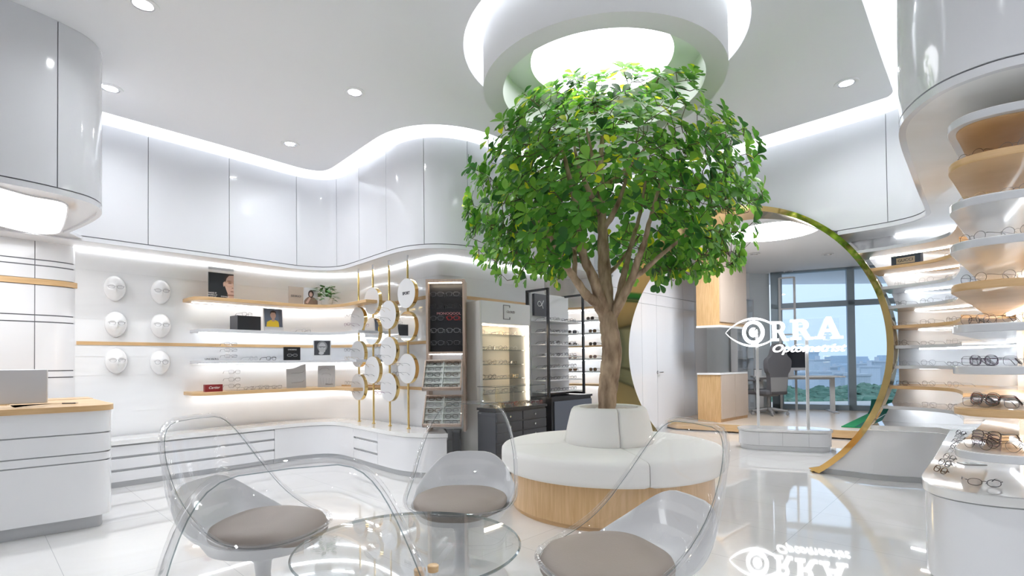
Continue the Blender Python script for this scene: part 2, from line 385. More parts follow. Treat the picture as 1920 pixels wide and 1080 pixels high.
loops = [[Vector((p[0], p[1], 0)) for p in outline]] + [[Vector((p[0], p[1], 0)) for p in h] for h in holes]
tris = geometry.tessellate_polygon(loops)
flat = [p for l in loops for p in l]; c = MB(); n = len(flat)
c.add([(p.x, p.y, C_Z) for p in flat], [tuple(t) for t in tris]); c.add([(p.x, p.y, C_Z+.06) for p in flat], [tuple(t) for t in tris])
b = 0
for l in loops:
    m_ = len(l)
    c.add([(p.x, p.y, C_Z) for p in l]+[(p.x, p.y, C_Z+.06) for p in l], [(i, (i+1) % m_, m_+(i+1) % m_, m_+i) for i in range(m_)])
struct('ceiling', c, MT['ceil'])
c = MB(); c.box(-7.1, -4.6, LID, 10.1, 12, LID+.1); struct('ceiling', c, MT['cove'])
# cove light strips lying on top of the ceiling slab edge
def cove(path, name='trim_1'):
    a = off(path, .02); b2 = off(path, .05); s_ = MB(); s_.strip(a, b2, C_Z+.065, C_Z+.085)
    return s_
cv = [p for p in off(LW, -.30) if -5 < p[0] < .2]
o = MB(); o.strip(off(cv, 0), off(cv, .03), C_Z+.062, C_Z+.112); o = o.build('cove_light_strip', MT['coveled']); tag(o, 'white cove light strip glowing above the left curved cabinet panels', 'strip light')
cv2 = off(resample(far[::2], .05), -.14) 
o = MB(); o.strip(cv2, off(cv2, .03), C_Z+.062, C_Z+.112); o = o.build('cove_light_strip', MT['coveled']); tag(o, 'white cove light strip glowing above the gold ring wall', 'strip light')
cv3 = [p for p in off(RW, -.33)][10:]
o = MB(); o.strip(cv3, off(cv3, .03), C_Z+.062, C_Z+.112); o = o.build('cove_light_strip', MT['coveled']); tag(o, 'white cove light strip glowing above the right curved display', 'strip light')

def fascia(path, z0, z1, th, seams_px, y, m, name, lip=.045):
    """gloss panels with dark joints; a thin lip runs below them"""
    cuts = [-.0029]+sorted(hit(path, x, y)[1] for x in seams_px)+[arcs(path)[-1]]
    mb = MB()
    for a, b_ in zip(cuts, cuts[1:]):
        p = sub(path, a+.003, b_-.003); mb.strip(p, off(p, th), z0, z1, 0)
    q = off(path, .012); mb.strip(q, off(q, th), z0-.012, z1-.01, 1)
    mb.strip(path, off(path, th), z0-lip, z0-.008, 0)
    return struct(name, mb, [m, MT['seam']])
fascia(LW, S_L, C_Z-.045, .03, [278,430,556,631,673,724,795,877], 400, MT['gloss'], 'wall_back')
fascia(RW, S_R, C_Z-.045, .03, [1664], 390, MT['gloss'], 'wall_back')
# white wall behind the panels that rises into the cove, and soffit below them
for P_, S_ in ((LW, S_L), (RW, S_R), (MW, S_L)):
    a = off(P_, .06); mb = MB(); mb.strip(a, off(a, .05), S_+.0, LID); struct('wall_back', mb, MT['cove'])
def smoothoff(P, d, it=6):
    q = off(P, d)
    for _ in range(it): q = [q[0]]+[tuple((q[i-1][c]+2*q[i][c]+q[i+1][c])/4 for c in (0, 1)) for i in range(1, len(q)-1)]+[q[-1]]
    return q
LB = smoothoff(LW, .40, 30)      # back wall of the left niche
RB = smoothoff(RW, .42, 30)
mb = MB(); mb.strip(off(LW, .03), off(LB, .1), S_L-.04, S_L-.02); struct('trim_1', mb, MT['wallw'])
mb = MB(); mb.strip(LB, off(LB, .08), .3, S_L-.02); struct('wall_back', mb, MT['wallw'])
# soffit on the right is deep marble-like stone
fillR = [tuple(p) for p in RW]+[(4.2,5.2),(3.1,5.6)]
LWB = resample(smooth([(.60,6.95),(.72,7.06),(.86,7.06),(1.05,6.96),(1.32,6.86)]), .04)
# portal wall
def portal_top():
    mb = MB(); xs = [-1.95+.05*i for i in range(0, 64)]
    xs = [x for x in xs if x < 1.11]+[1.12]
    def bot(s): return max(S_R-.0, PCZ+math.sqrt(max(0, (PR-.01)**2-s*s))) if abs(s) < PR-.01 else S_R
    for a, b_ in zip(xs, xs[1:]):
        for z0a, z0b in ((bot(a), bot(b_)),):
            vs = []
            for d in (0, .03):
                vs += [pp(a, z0a, d), pp(b_, z0b, d), pp(b_, C_Z-.045, d), pp(a, C_Z-.045, d)]
            mb.add(vs, [(0,1,2,3),(4,7,6,5),(0,4,5,1),(3,2,6,7),(1,5,6,2),(0,3,7,4)])
    return mb
mb = portal_top()
mb.obox(pp(0, 2.78, -.0015), PD*.005, PN*.004, ZZ*.51, 1)
struct('wall_back', mb, [MT['gloss'], MT['seam']])
mb = MB(); mb.obox(pp(-2.3, 2.9, .06), PD*3.9, PN*.05, ZZ*(LID-2.9)); struct('wall_back', mb, MT['cove'])
# panels that close the wall above the gold ring behind, towards the inner room
mb = MB(); N = 64
for k in range(N):
    a0 = PI*k/N; a1 = PI*(k+1)/N
    mb.add([pp(PR*math.cos(a0), PCZ+PR*math.sin(a0), LIN-.02), pp(PR*math.cos(a1), PCZ+PR*math.sin(a1), LIN-.02), pp(PR*1.0*math.cos(a1), 2.95, LIN-.02), pp(PR*1.0*math.cos(a0), 2.95, LIN-.02)], [(0,1,2,3)])
struct('wall_back', mb, MT['cove'])
# gold ring
rt = T('gold_ring_portal', 'huge polished gold ring forming the doorway to the optometrist room', 'ring doorway', (PC[0], PC[1], 0))
def ringmb(ro, ri, d0, d1):
    mb = MB(); n = 160; a_s = -math.asin(PCZ/ro) ; amin = a_s; amax = PI-a_s; vs = []; fs = []
    for k in range(n+1):
        a = amin+(amax-amin)*k/n
        for r, d in ((ro, d0), (ro, d1), (ri, d1), (ri, d0)):
            z = PCZ+r*math.sin(a); z = max(z, 0.0)
            s_ = r*math.cos(a)
            if k in (0, n):
                s_ = math.copysign(math.sqrt(r*r-PCZ*PCZ), s_)
            vs.append(PD*s_+PN*d+ZZ*z)
    for k in range(n):
        for j in range(4): fs.append((4*k+j, 4*k+(j+1) % 4, 4*k+4+(j+1) % 4, 4*k+4+j))
    fs += [(0,1,2,3), (4*n+3,4*n+2,4*n+1,4*n)]
    return mb.add(vs, fs)
ringmb(PR, PI_, -.02, .012).build('face_ring', MT['gold'], rt)
ringmb(PI_+.012, PI_, .013, LIN).build('liner', MT['gold'], rt)
# ceiling well with hanging drum
mb = MB(); mb.lathe([(RR, C_Z), (RR+.02, C_Z+.001), (RR+.02, LID-.001), (RR, LID-.001), (RR, C_Z)], 96, RC); struct('trim_2', mb, MT['cove'])
dr = T('ceiling_drum', 'round white ceiling drum hanging in the lit well over the tree', 'ceiling feature', (RC.x, RC.y, LID))
L = LID
MB().lathe([(.848, 3.05-L), (.848, 3.50-L), (.80, 3.50-L), (.80, 3.32-L), (.708, 3.32-L), (.708, 3.05-L), (.848, 3.05-L)], 128).build('drum_ring', MT['drum'], dr)
MB().lathe([(.79, 3.30-L), (.79, 3.325-L), (.505, 3.325-L), (.505, 3.27-L), (.53, 3.27-L), (.60, 3.30-L), (.79, 3.30-L)], 96).build('inner_ceiling', MT['drum'], dr)
MB().lathe([(0, 3.285-L), (.505, 3.285-L), (.505, 3.30-L), (0, 3.30-L)], 96).build('light_panel', MT['disc'], dr)
for k in range(4):
    q = PI/4+k*PI/2; MB().tube([(.82*math.cos(q), .82*math.sin(q), 3.48-L), (.82*math.cos(q), .82*math.sin(q), -.002)], .012).build('hanger_rod', MT['drum'], dr)
mb = MB(); mb.lathe([(.80, 3.56), (.84, 3.56), (.84, 3.575), (.80, 3.575), (.80, 3.56)], 96, RC); o = mb.build('ring_light_strip', MT['coveled']); tag(o, 'ring light strip hidden above the ceiling drum over the tree', 'strip light')
# reception column: lower wall and upper panel
fascia(NL, S_L, C_Z-.001, .03, [108], 250, MT['gloss'], 'wall_left')
NB = resample(smooth([(-5.6,3.05),(-4.9,3.8),(-4.45,4.26),(-4.24,4.5),(-4.10,4.68),(-4.07,4.84),(-4.14,5.02),(-4.35,5.22)]), .03)
mb = MB(); cut = hit(NB, 65, 600)[1]
for z0, z1 in ((0,.60),(.61,.665),(.675,1.005),(1.015,1.065),(1.075,1.50),(1.51,1.56),(1.57,1.83),(1.89,2.00),(2.01,2.05),(2.06,S_L-.0)):
    for a, b_ in ((0, cut-.003), (cut+.003, 99)):
        p = sub(NB, a, b_); mb.strip(p, off(p, .03), z0, z1)
p = off(NB, .008); mb.strip(p, off(p, .03), 0, S_L, 1)
p = off(NB, -.012); mb.strip(p, off(p, .03), 1.835, 1.885, 2)
struct('wall_left', mb, [MT['cab'], MT['seam'], MT['wood']])
q0 = [tuple(p) for p in off(NL, .03)]
mb = MB(); poly = q0[:-1]+[(-4.0,5.3),(-6.5,5.3),(-6.5,1.5)]
mb.prism(poly, S_L-.03, S_L-.005); struct('trim_3', mb, MT['gloss'])
# rounded light in that soffit
a = atz(126, 376, S_L-.03); b_ = atz(110, 430, S_L-.03); c_ = atz(0, 350, S_L-.03); d_ = atz(0, 422, S_L-.03)
LP = smooth([tuple(c_[:2]), tuple(atz(60,358,S_L)[:2]), tuple(atz(112,368,S_L)[:2]), tuple(atz(127,382,S_L)[:2]), tuple(atz(118,418,S_L)[:2]), tuple(atz(105,430,S_L)[:2]), tuple(atz(60,429,S_L)[:2]), tuple(d_[:2])], 6)
LP += [(d_.x-1.2, d_.y-1.1), (c_.x-.9, c_.y-1.0)]
t = T('soffit_light', 'rounded bright light panel in the soffit over the reception desk', 'ceiling light', (0, 0, 0))
MB().prism(LP, S_L-.036, S_L-.031).build('diffuser', MT['disc'], t)
fr = resample(LP+[LP[0]], .03); MB().tube([(p[0], p[1], S_L-.034) for p in fr[:-1]], .006, 6, closed=True).build('frame', MT['cab'], t)
# downlights
def downlight(p, label, first=[None], group=None, watts=None):
    if first[0] is None:
        t = T('downlight', label, 'ceiling light', p)
        MB().lathe([(.062, .004), (.062, -.006), (.085, -.006), (.088, 0), (.088, .001)], 32).build('trim_ring', MT['drum'], t)
        MB().lathe([(.061, -.004), (.055, -.004), (.048, .03), (.061, .03)], 32).build('baffle', MT['chrome'], t)
        MB().lathe([(0, .022), (.046, .022), (.046, .03), (0, .03)], 24).build('lamp', MT['spot'], t)
        first[0] = t
    else: t = dup(first[0], p, 0, label, None)
    if group: t['group'] = group
    l = bpy.data.lights.new('beam', 'AREA'); l.shape = 'DISK'; l.size = .09; l.energy = watts or W_SPOT; l.spread = math.radians(150); l.color = (.94, .97, 1)
    lo = bpy.data.objects.new('beam', l); COL.objects.link(lo); lo.location = (0, 0, .015); lo.parent = t
    return t
for p, lb in zip(dl_pts, ['recessed round downlight at the top edge of the photo', 'recessed round downlight beside the upper left grey column', 'recessed round downlight in the middle of the ceiling left of the drum', 'recessed round downlight furthest into the left corner of the ceiling', 'recessed round downlight right of the ceiling drum']):
    downlight(p, lb)
for p in fill_lamps: downlight(p, 'added recessed downlight out of view in the ceiling, brightening the shop', group='added downlights out of view')
# air grille
g = atz(1322, 236, C_Z-.004); t = T('air_grille', 'white slotted air grille in the ceiling behind the tree top', 'grille', g, math.radians(-44))
MB().box(-.16,-.09,-.004,.16,.09,.004).build('frame', MT['drum'], t)
for k in range(7): MB().box(-.14,-.07+.022*k,-.008,.14,-.062+.022*k,-.003).build('slot', MT['groove'], t)
# ------------------------------------------------------------------ eyeglasses
def lens_outline(cx, cz, w_, h_, ex, n=20, drop=0.):
    out = []
    for k in range(n):
        a = 2*PI*k/n; c, s = math.cos(a), math.sin(a)
        x = w_/2*math.copysign(abs(c)**(2/ex), c); z = h_/2*math.copysign(abs(s)**(2/ex), s)
        if z < 0: x *= 1-drop*(-z/(h_/2))
        out.append((cx+x, cz+z))
    return out
STY = {'round': dict(w=.046, h=.044, ex=2.0, r=.0011), 'square': dict(w=.052, h=.040, ex=3.2, r=.0012), 'oval': dict(w=.050, h=.032, ex=2.3, r=.0011),
       'aviator': dict(w=.052, h=.046, ex=2.4, r=.0011, drop=.22), 'acetate': dict(w=.050, h=.040, ex=2.8, r=.0022), 'rect': dict(w=.054, h=.032, ex=3.4, r=.0013)}
def eyewear(style, mats, mode='lite', root=None, thick=1.0, tl=.13):
    """mats = (frame, lens). Front faces local -y, lens bottoms at z=0, arms reach back along +y"""
    S = STY[style]; w_, h_, ex, r = S['w'], S['h'], S['ex'], S['r']*thick; dp = S.get('drop', 0.); cx = w_/2+.009; cz = h_/2+r
    fr = MB(); L = {}; A = {}
    for sg in (-1, 1):
        ol = lens_outline(0, cz, w_, h_, ex, 20, dp)
        pts = [(sg*(cx+p[0]), .004*((cx+p[0])/.06)**2, p[1]) for p in ol]
        fr.tube(pts, r, 5, closed=True)
        lm = MB(); lm.add([(sg*(cx+p[0]*.985), .004*((cx+p[0])/.06)**2, cz+(p[1]-cz)*.985) for p in ol], [tuple(range(20))]); L[sg] = lm
        ex_ = cx+w_/2; zt = cz+h_*.22
        A[sg] = MB().tube([(sg*(ex_), .004, zt), (sg*(ex_+.006), .008, zt+.001), (sg*(ex_+.007), .02, zt+.001), (sg*(ex_+.004), tl*.68, zt-.001), (sg*(ex_+.001), tl*.80, zt-.006), (sg*(ex_-.003), tl, max(.003, zt-.026))], [r, r*1.3, r*1.1, r, r*1.3, r*1.5], 5)
        fr.tube([(sg*.0085, .003, cz-.002), (sg*.006, .010, cz-.006)], r*.8, 4)
    fr.tube([(-.010, .0, cz+h_*.12), (0, -.001, cz+h_*.2), (.010, .0, cz+h_*.12)], r, 5)
    if mode == 'full':
        fr.build('frame', mats[0], root)
        for sg in (-1, 1):
            L[sg].build('lens', mats[1], root); A[sg].build('temple', mats[0], root)
        return root
    mb = MB(); mb.add(fr.v, fr.f, 0)
    for sg in (-1, 1): mb.add(L[sg].v, L[sg].f, 1); mb.add(A[sg].v, A[sg].f, 0)
    return mb
EW = {}
def glasses(style, fm, loc, rz, label, group=None, full=False, lens='lens', thick=1.0, tilt=None):
    key = (style, fm, full, lens, thick)
    if key not in EW:
        if full:
            root = bpy.data.objects.new('eyeglasses', None); COL.objects.link(root); root.empty_display_size = .05
            eyewear(style, (MT[fm], MT[lens]), 'full', root, thick)
        else:
            root = eyewear(style, (MT[fm], MT[lens]), 'lite', None, thick).build('eyeglasses' if lens == 'lens' else 'sunglasses', [MT[fm], MT[lens]])
        EW[key] = root; root.location = loc; root.rotation_euler = (tilt or 0, 0, rz); o = root
    else:
        o = dup(EW[key], loc, (tilt or 0, 0, rz), label)
    if lens != 'lens': o.name = 'sunglasses'
    return tag(o, label, 'sunglasses' if lens != 'lens' else 'eyeglasses', group)

# ------------------------------------------------------------------ left wall: low cabinets
def spx(P, x, y=700): return hit(P, x, y)[1]
BASE = off(LW, -.03)
send = spx(BASE, 838, 800)
CB = (spx(BASE,515,840), spx(BASE,663,840), spx(BASE,708,850))
def lowcab(a, b_, rows, label, groove=True):
    p = sub(BASE, a+.002, b_-.002); mid = p[len(p)//2]
    t = T('low_cabinet', label, 'cabinet', (mid[0], mid[1], 0)); o_ = (mid[0], mid[1])
    P = lambda d: [(q[0]-o_[0], q[1]-o_[1]) for q in off(p, d)]
    MB().strip(P(.018), P(.34), .055, .385).build('carcass', MT['groove'], t)
    MB().strip(P(.03), P(.34), .0, .05).build('plinth', MT['plinth'], t)
    for z0, z1 in rows: MB().strip(P(0), P(.02), z0, z1).build('drawer_front' if len(rows) > 1 else 'door', MT['cab'], t, bevel=.002)
    return t
rows3 = [(.055,.145),(.167,.262),(.284,.375)]
s0 = spx(BASE, 183, 850)-.12; dw = (CB[0]-s0)/2
lowcab(s0, CB[0], rows3, 'long low white unit of three wide drawers behind the left clear chair')
lowcab(CB[0], CB[1], [(.055,.385)], 'low white cabinet with one curved plain door in the wall corner')
lowcab(CB[1], CB[2], [(.055,.15),(.172,.275),(.297,.385)], 'narrow low white drawer unit under the gold pole display')
lowcab(CB[2], send, [(.055,.385)], 'low white cabinet rounding the bulge of the wall')
ct = MB(); p = sub(off(BASE, -.012), s0, send); ct.strip(p, off(p, .375), .39, .43)
ct.m = [0]*len(ct.f); o = ct.build('countertop', MT['slab']); tag(o, 'long low white countertop curving along the left wall under the shelves', 'countertop')
# oak strips set in the wall
for z in (.84, 1.335, 1.81):
    a = spx(LB, 143, 645) if abs(z-1.335) < .01 else spx(LB, 640, 600)
    q = sub(LB, a, 99); mb = MB(); mb.strip(off(q, -.006), off(q, .01), z-.025, z+.008 if z < 1.8 else z+.012); struct('trim_4', mb, MT['wood'])
# fine reveals across the white wall
for z in (.66, 1.02, 1.20, 1.56, 2.02):
    q = off(LB, -.002); mb = MB(); mb.strip(q, off(q, .01), z, z+.012); struct('trim_5', mb, MT['wallw'])
# soffit light line
q = [p_ for p_ in off(LB, -.012)]; mb = MB(); mb.strip(q, off(q, .010), S_L-.050, S_L-.044); o = mb.build('light_strip', MT['led']); tag(o, 'thin bright light line under the soffit along the whole left wall', 'strip light')
# shelves
def shelf(P, B, x0, x1, y, z, th, m, label, led=True, roundl=.16, ledx=None):
    a = spx(P, x0, y); b_ = spx(P, x1, y); q = sub(P, a, b_); s_ = arcs(q); fr = []
    for i, pt in enumerate(q):
        n = nrm(q, i); k = 0
        if s_[i] < roundl: k = roundl-math.sqrt(max(0, roundl**2-(roundl-s_[i])**2))
        fr.append((pt[0]+n[0]*k, pt[1]+n[1]*k))
    dep = .41; bk = off(q, dep)
    mid = q[len(q)//2]; t = T('wall_shelf', label, 'shelf', (mid[0], mid[1], z))
    R = lambda pts: [(c[0]-mid[0], c[1]-mid[1]) for c in pts]
    MB().strip(R(fr), R(bk), -th, 0).build('board', m, t, bevel=.003)
    if led:
        lq = sub(q, .06, 99); l0 = off(lq, .30); MB().strip(R(l0), R(off(lq, .315)), -th-.006, -th-.001).build('light_strip', MT['led'], t)
    return q
SZ = [1.81, 1.483, 1.155, .83]
SA = shelf(LW, LB, 366, 686, 556, 1.81, .035, MT['wood'], 'oak wall shelf carrying the poster and the potted plant')
shelf(LW, LB, 380, 672, 622, 1.483, .03, MT['shelf_w'], 'white wall shelf carrying the black cube and the yellow dress picture')
shelf(LW, LB, 380, 668, 678, 1.155, .03, MT['shelf_w'], 'white wall shelf carrying the old man portrait card')
shelf(LW, LB, 368, 662, 738, .83, .035, MT['wood'], 'oak wall shelf carrying the dark red box and grey cards')
SP = off(LW, .10)
def onshelf(x, y, z, d=.10):
    pt, s, n = hit(off(LW, d), x, y); return Vector((pt.x, pt.y, z)), n
# mannequin faces on the wall
def mask():
    mb = MB(); nu, nv = 30, 30; rows = []
    for j in range(nv+1):
        v = PI*j/nv; row = []
        for i in range(nu+1):
            u = PI*i/nu           # half shell facing -y
            sx_, sy_, sz_ = math.sin(v)*math.cos(u), -math.sin(v)*math.sin(u), math.cos(v)
            wz = .074*(1-.17*max(0, -sz_)**2); x = sx_*wz; z = sz_*.108; y = sy_*(.082)
            f = max(0, -sy_)
            g = lambda cx, cz, a, b: math.exp(-((x-cx)/a)**2-((z-cz)/b)**2)
            y -= f*(.024*g(0, -.018, .009, .020)+.010*g(0, .006, .010, .02)+.007*g(0, -.058, .020, .006)+.006*g(0, -.070, .016, .006)+.010*g(0, -.092, .02, .014)+.006*g(0, .03, .05, .012))
            y += f*(.012*(g(-.030, .006, .016, .012)+g(.030, .006, .016, .012))+.003*g(0, -.064, .022, .002))
            row.append((x, y, z))
        rows.append(row)
    vs = [p for r in rows for p in r]; W_ = nu+1
    fs = [(j*W_+i, j*W_+i+1, (j+1)*W_+i+1, (j+1)*W_+i) for j in range(nv) for i in range(nu)]
    vs = [(x*1.22, y*1.12, z*1.16) for x, y, z in vs]; mb.add(vs, fs); mb.lathe([(0, -.12), (.01, -.12), (.01, 0.0), (0, 0.0)], 8); return mb
HP = [(215,541,'top left',2.0),(301,548,'top right',2.),(217,608,'middle left',2.),(301,611,'middle right',2.),(218,677,'bottom left',2.),(300,680,'bottom right',2.)]
hm = None
for i, (x, y, nm, _) in enumerate(HP):
    pt, s, n = hit(off(LB, -.005), x, y); dirn = Vector((-pt.x, -pt.y, 0)).normalized(); nn = Vector((n[0], n[1], 0)).normalized(); fd = (dirn*.45+nn*.55).normalized(); rz = face_rot(fd)
    lab = f'glossy white mannequin face on the left wall, {nm} one of six'
    if hm is None:
        m_ = MB(); src = mask(); m_.add(src.v, src.f); hm = m_.build('mannequin_face', MT['glossw'], sharp=80, loc=pt, rz=rz); o = hm
    else: o = hm.copy(); COL.objects.link(o); o.location = pt; o.rotation_euler.z = rz
    tag(o, lab, 'display head', 'mannequin faces on the left wall')
    fm = ['wire_g','wire_b','wire_b','wire_b','wire_g','wire_b'][i]; st = ['oval','oval','oval','oval','oval','round'][i]
    R_ = Matrix.Rotation(rz, 3, 'Z'); q = pt+R_@Vector((0, -.104, -.012 if st == 'oval' else -.018))
    glasses(st, fm, q, rz, f'thin wire eyeglasses worn by the {nm} mannequin face', 'eyeglasses on the mannequin faces').scale = (1, .72, 1)
# ---- poster and cards
def frame3(pt, n):
    N_ = Vector((n[0], n[1], 0)).normalized(); R_ = Vector((-N_.y, N_.x, 0)); return R_, N_
def card(name, label, cat, pt, n, w_, h_, m, th=.006, lean=.0, pics=(), poly=None):
    t = T(name, label, cat, pt, face_rot(n))
    up = Vector((0, math.sin(lean), math.cos(lean))); po = poly or [(-w_/2,0),(w_/2,0),(w_/2,h_),(-w_/2,h_)]
    MB().plate(po, (0,0,0), (1,0,0), up, (0,th,0)).build('board', m, t)
    for k, (nm, pol, mm) in enumerate(pics):
        MB().plate(pol, Vector((0,-.0006*(k+1),0)), (1,0,0), up, (0,.0005,0)).build(nm, MT[mm], t)
    return t
def ell(cx, cz, a, b, n=20, f=None):
    return [(cx+a*math.cos(2*PI*k/n), cz+b*math.sin(2*PI*k/n)) for k in range(n)]
pt, n = onshelf(415, 545, 1.81, .14); lx, _ = onshelf(392, 545, 1.81, .14); rx, _ = onshelf(439, 550, 1.81, .14); pw = (rx-lx).length; ph = pw*1.12
n = (-.80, -.60) if False else n
W2 = pw/2
face = [(W2,ph*.99),(W2*.62,ph*.985),(W2*.34,ph*.86),(W2*.22,ph*.72),(W2*.26,ph*.55),(W2*.40,ph*.36),(W2*.52,ph*.22),(W2*.54,ph*.10),(W2*.30,0.004),(W2,0.004)]
t = card('poster', 'black poster with half a woman face in thin eyeglasses on oak shelf', 'poster', pt, n, pw, ph, MT['pblack'], .012, 0, [
    ('printed_face', face, 'skin'), ('printed_hair', [(W2*.2,ph*.70),(W2*.27,ph*.86),(W2*.55,ph*.99),(W2,ph*.99),(W2,ph*.955),(W2*.62,ph*.93),(W2*.42,ph*.82),(W2*.33,ph*.68)], 'hair'),
    ('printed_ear', ell(W2*.20,ph*.58,W2*.06,ph*.09), 'skin'), ('printed_eye', ell(W2*.68,ph*.645,W2*.15,ph*.03), 'skind'), ('printed_brow', ell(W2*.64,ph*.72,W2*.2,ph*.015), 'skind'),
    ('printed_nose', ell(W2*.9,ph*.46,W2*.07,ph*.02), 'skind'), ('printed_lips', ell(W2*.86,ph*.32,W2*.14,ph*.02), 'skind'), ('printed_shadow', [(W2*.42,ph*.2),(W2,ph*.2),(W2,ph*.16),(W2*.5,ph*.15)], 'skind')])
fo = MB(); fo.tube([(x_, -.006, z_) for x_, z_ in ell(W2*.62, ph*.60, W2*.34, ph*.09, 20)], .0012, 4, closed=True); fo.build('printed_eyeglass_rim', MT['wire_o'], t)
text('lettering', 'MADE IT\nWORN IT\nLOVE IT', .022, MT['textw'], t, (-W2*.72, -.004, ph*.13), (PI/2,0,0), .0005)
text('lettering', 'EYEWEAR', .018, MT['textw'], t, (W2*.28, -.006, ph*.1), (PI/2,0,0), .0005)
MB().box(-W2, -.004, ph+.03, W2, .008, ph+.055).build('top_clip', MT['plinth'], t); 
MB().box(-W2, 0, ph, W2, .006, ph+.03).build('clear_edge', MT['acrylic'], t)
pt, n = onshelf(555, 562, 1.81, .1)
t = card('display_card', 'sand coloured card with dark lettering on oak shelf', 'card', pt, n, .165, .21, MT['tan'], .008); text('lettering', 'SEIKO', .034, MT['text'], t, (0,-.002,.10), sx=1.3)
pt, n = onshelf(583, 565, 1.81, .1)
t = card('display_card', 'picture card of a long haired woman in brown sweater beside the plant', 'card', pt, n, .155, .21, MT['paperg'], .008, 0, [
    ('printed_sweater', [(-.075,.004),(.075,.004),(.075,.05),(.05,.085),(.02,.10),(-.03,.10),(-.06,.075),(-.075,.05)], 'knit'), ('printed_hair', ell(0,.135,.032,.045), 'hair'), ('printed_face', ell(.0,.13,.018,.028), 'skin'), ('printed_arm', [(-.06,.03),(-.035,.02),(.0,.085),(-.015,.10)], 'skin')])
# small potted plant
pt, n = onshelf(613, 566, 1.81, .12); t = T('potted_plant', 'small leafy green plant in round white pot on oak shelf', 'plant', pt)
MB().lathe([(0,0),(.058,0),(.070,.10),(.066,.10),(.062,.085),(0,.085)], 32).build('pot', MT['pot'], t)
random.seed(3); lf = MB(); st_ = MB()
for k in range(55):
    a = random.uniform(0, 2*PI); r_ = random.uniform(.03,.13); hh = random.uniform(.11,.26)-r_*.35; c_ = Vector((r_*math.cos(a), r_*math.sin(a), hh)); st_.tube([(0,0,.08),(c_.x*.5,c_.y*.5,hh*.8),tuple(c_)], .0015, 4)
    d1 = Vector((math.cos(a), math.sin(a), random.uniform(-.7,.2))).normalized(); d2 = d1.cross(ZZ).normalized()*random.uniform(.7,1); L_ = random.uniform(.042,.062)
    lf.add([c_-d1*L_*.2, c_+d1*L_*.3+d2*L_*.55, c_+d1*L_*1.3, c_+d1*L_*.3-d2*L_*.55, c_+d1*L_*.4+ZZ*.006], [(0,1,4),(1,2,4),(2,3,4),(3,0,4)])
MT['pleaf'] = mat('plant_leaf', (.04, .16, .02), .4); lf.build('leaves', MT['pleaf'], t); st_.build('stems', MT['pleaf'], t)
# shelf B
pt, n = onshelf(464, 615, 1.483, .14); t = T('display_cube', 'black display cube with eyeglasses on its top', 'display box', pt, face_rot(n))
MB().box(-.125,-.05,0,.125,.14,.16).build('body', MT['pblack'], t, bevel=.003)
MB().box(-.127,-.052,.0,-.122,.142,.162).build('side_panel', MT['char'], t)
glasses('square', 'wire_b', pt+Vector((0,0,.1605)), face_rot(n)+.25, 'thin eyeglasses standing on the black display cube')
pt, n = onshelf(514, 616, 1.483, .12)
card('picture_card', 'white bordered picture of a woman in yellow dress on white shelf', 'picture', pt, n, .22, .27, MT['paper'], .006, .12, [
    ('printed_backdrop', [(-.10,.055),(.10,.055),(.10,.262),(-.10,.262)], 'bluegrey'), ('printed_dress', [(-.085,.056),(.065,.056),(.055,.12),(.02,.135),(-.03,.135),(-.075,.11)], 'yellow'),
    ('printed_neck', [(-.02,.12),(.015,.12),(.012,.17),(-.018,.17)], 'skin'), ('printed_face', ell(-.003,.19,.032,.042), 'skin'), ('printed_hair', [(-.035,.20),(-.03,.235),(0,.248),(.03,.235),(.033,.20),(.02,.222),(-.02,.222)], 'hair'), ('printed_wall_edge', [(.06,.056),(.1,.056),(.1,.262),(.06,.262)], 'slate')])
pt, n = onshelf(575, 618, 1.483, .10); glasses('square', 'wire_g', pt, face_rot(n)+.5, 'fine wire eyeglasses alone on white shelf right of the yellow dress picture')
# shelf C
pt, n = onshelf(397, 671, 1.155, .06); t = T('shelf_lettering', 'small dark lettering standing at left end of the third shelf', 'lettering', pt, face_rot(n)); text('lettering', 'LINDBERG', .028, MT['text'], t, (0,0,.014), ext=.003)
def riser(pt, n, label, zs):
    t = T('eyeglass_riser', label, 'display stand', pt, face_rot(n)); MB().box(-.09,-.05,0,.09,.07,.006).build('base', MT['acrylic'], t)
    MB().box(-.03,.058,.006,.03,.064,zs[-1]+.045).build('upright', MT['acrylic'], t)
    for z in zs: MB().box(-.03,-.01,z-.004,.03,.058,z).build('ledge', MT['acrylic'], t)
    return t
pt, n = onshelf(433, 674, 1.155, .12); riser(pt, n, 'clear stand with three stacked eyeglasses on the third white shelf', [.03,.095,.16])
for k, (z, nm) in enumerate(zip([.03,.095,.16], ['lowest','middle','top'])): glasses('rect', 'wire_g', pt+Vector((0,0,z+.0005)), face_rot(n), f'{nm} eyeglasses on the clear stand of the third shelf')
pt, n = onshelf(476, 676, 1.155, .10); glasses('round', 'wire_c', pt, face_rot(n)+.4, 'pale thin eyeglasses left of the dark pair on third shelf')
pt, n = onshelf(509, 676, 1.155, .10); glasses('acetate', 'wire_b', pt, face_rot(n)+.2, 'dark framed eyeglasses beside the black card on third shelf')
pt, n = onshelf(548, 676, 1.155, .12); t = card('display_card', 'black card with printed eyeglasses and white lettering on third shelf', 'card', pt, n, .19, .155, MT['pblack'], .02)
text('lettering', 'LINDBERG', .022, MT['textw'], t, (0,-.003,.125)); fo = MB()
for sg in (-1, 1): fo.tube([(x_, -.003, z_) for x_, z_ in lens_outline(sg*.032, .06, .05, .026, 2.6)], .0018, 4, closed=True)
fo.tube([(-.007,-.003,.062),(.007,-.003,.062)], .0018, 4); fo.build('printed_eyeglasses', MT['silver'], t)
pt, n = onshelf(604, 676, 1.155, .10)
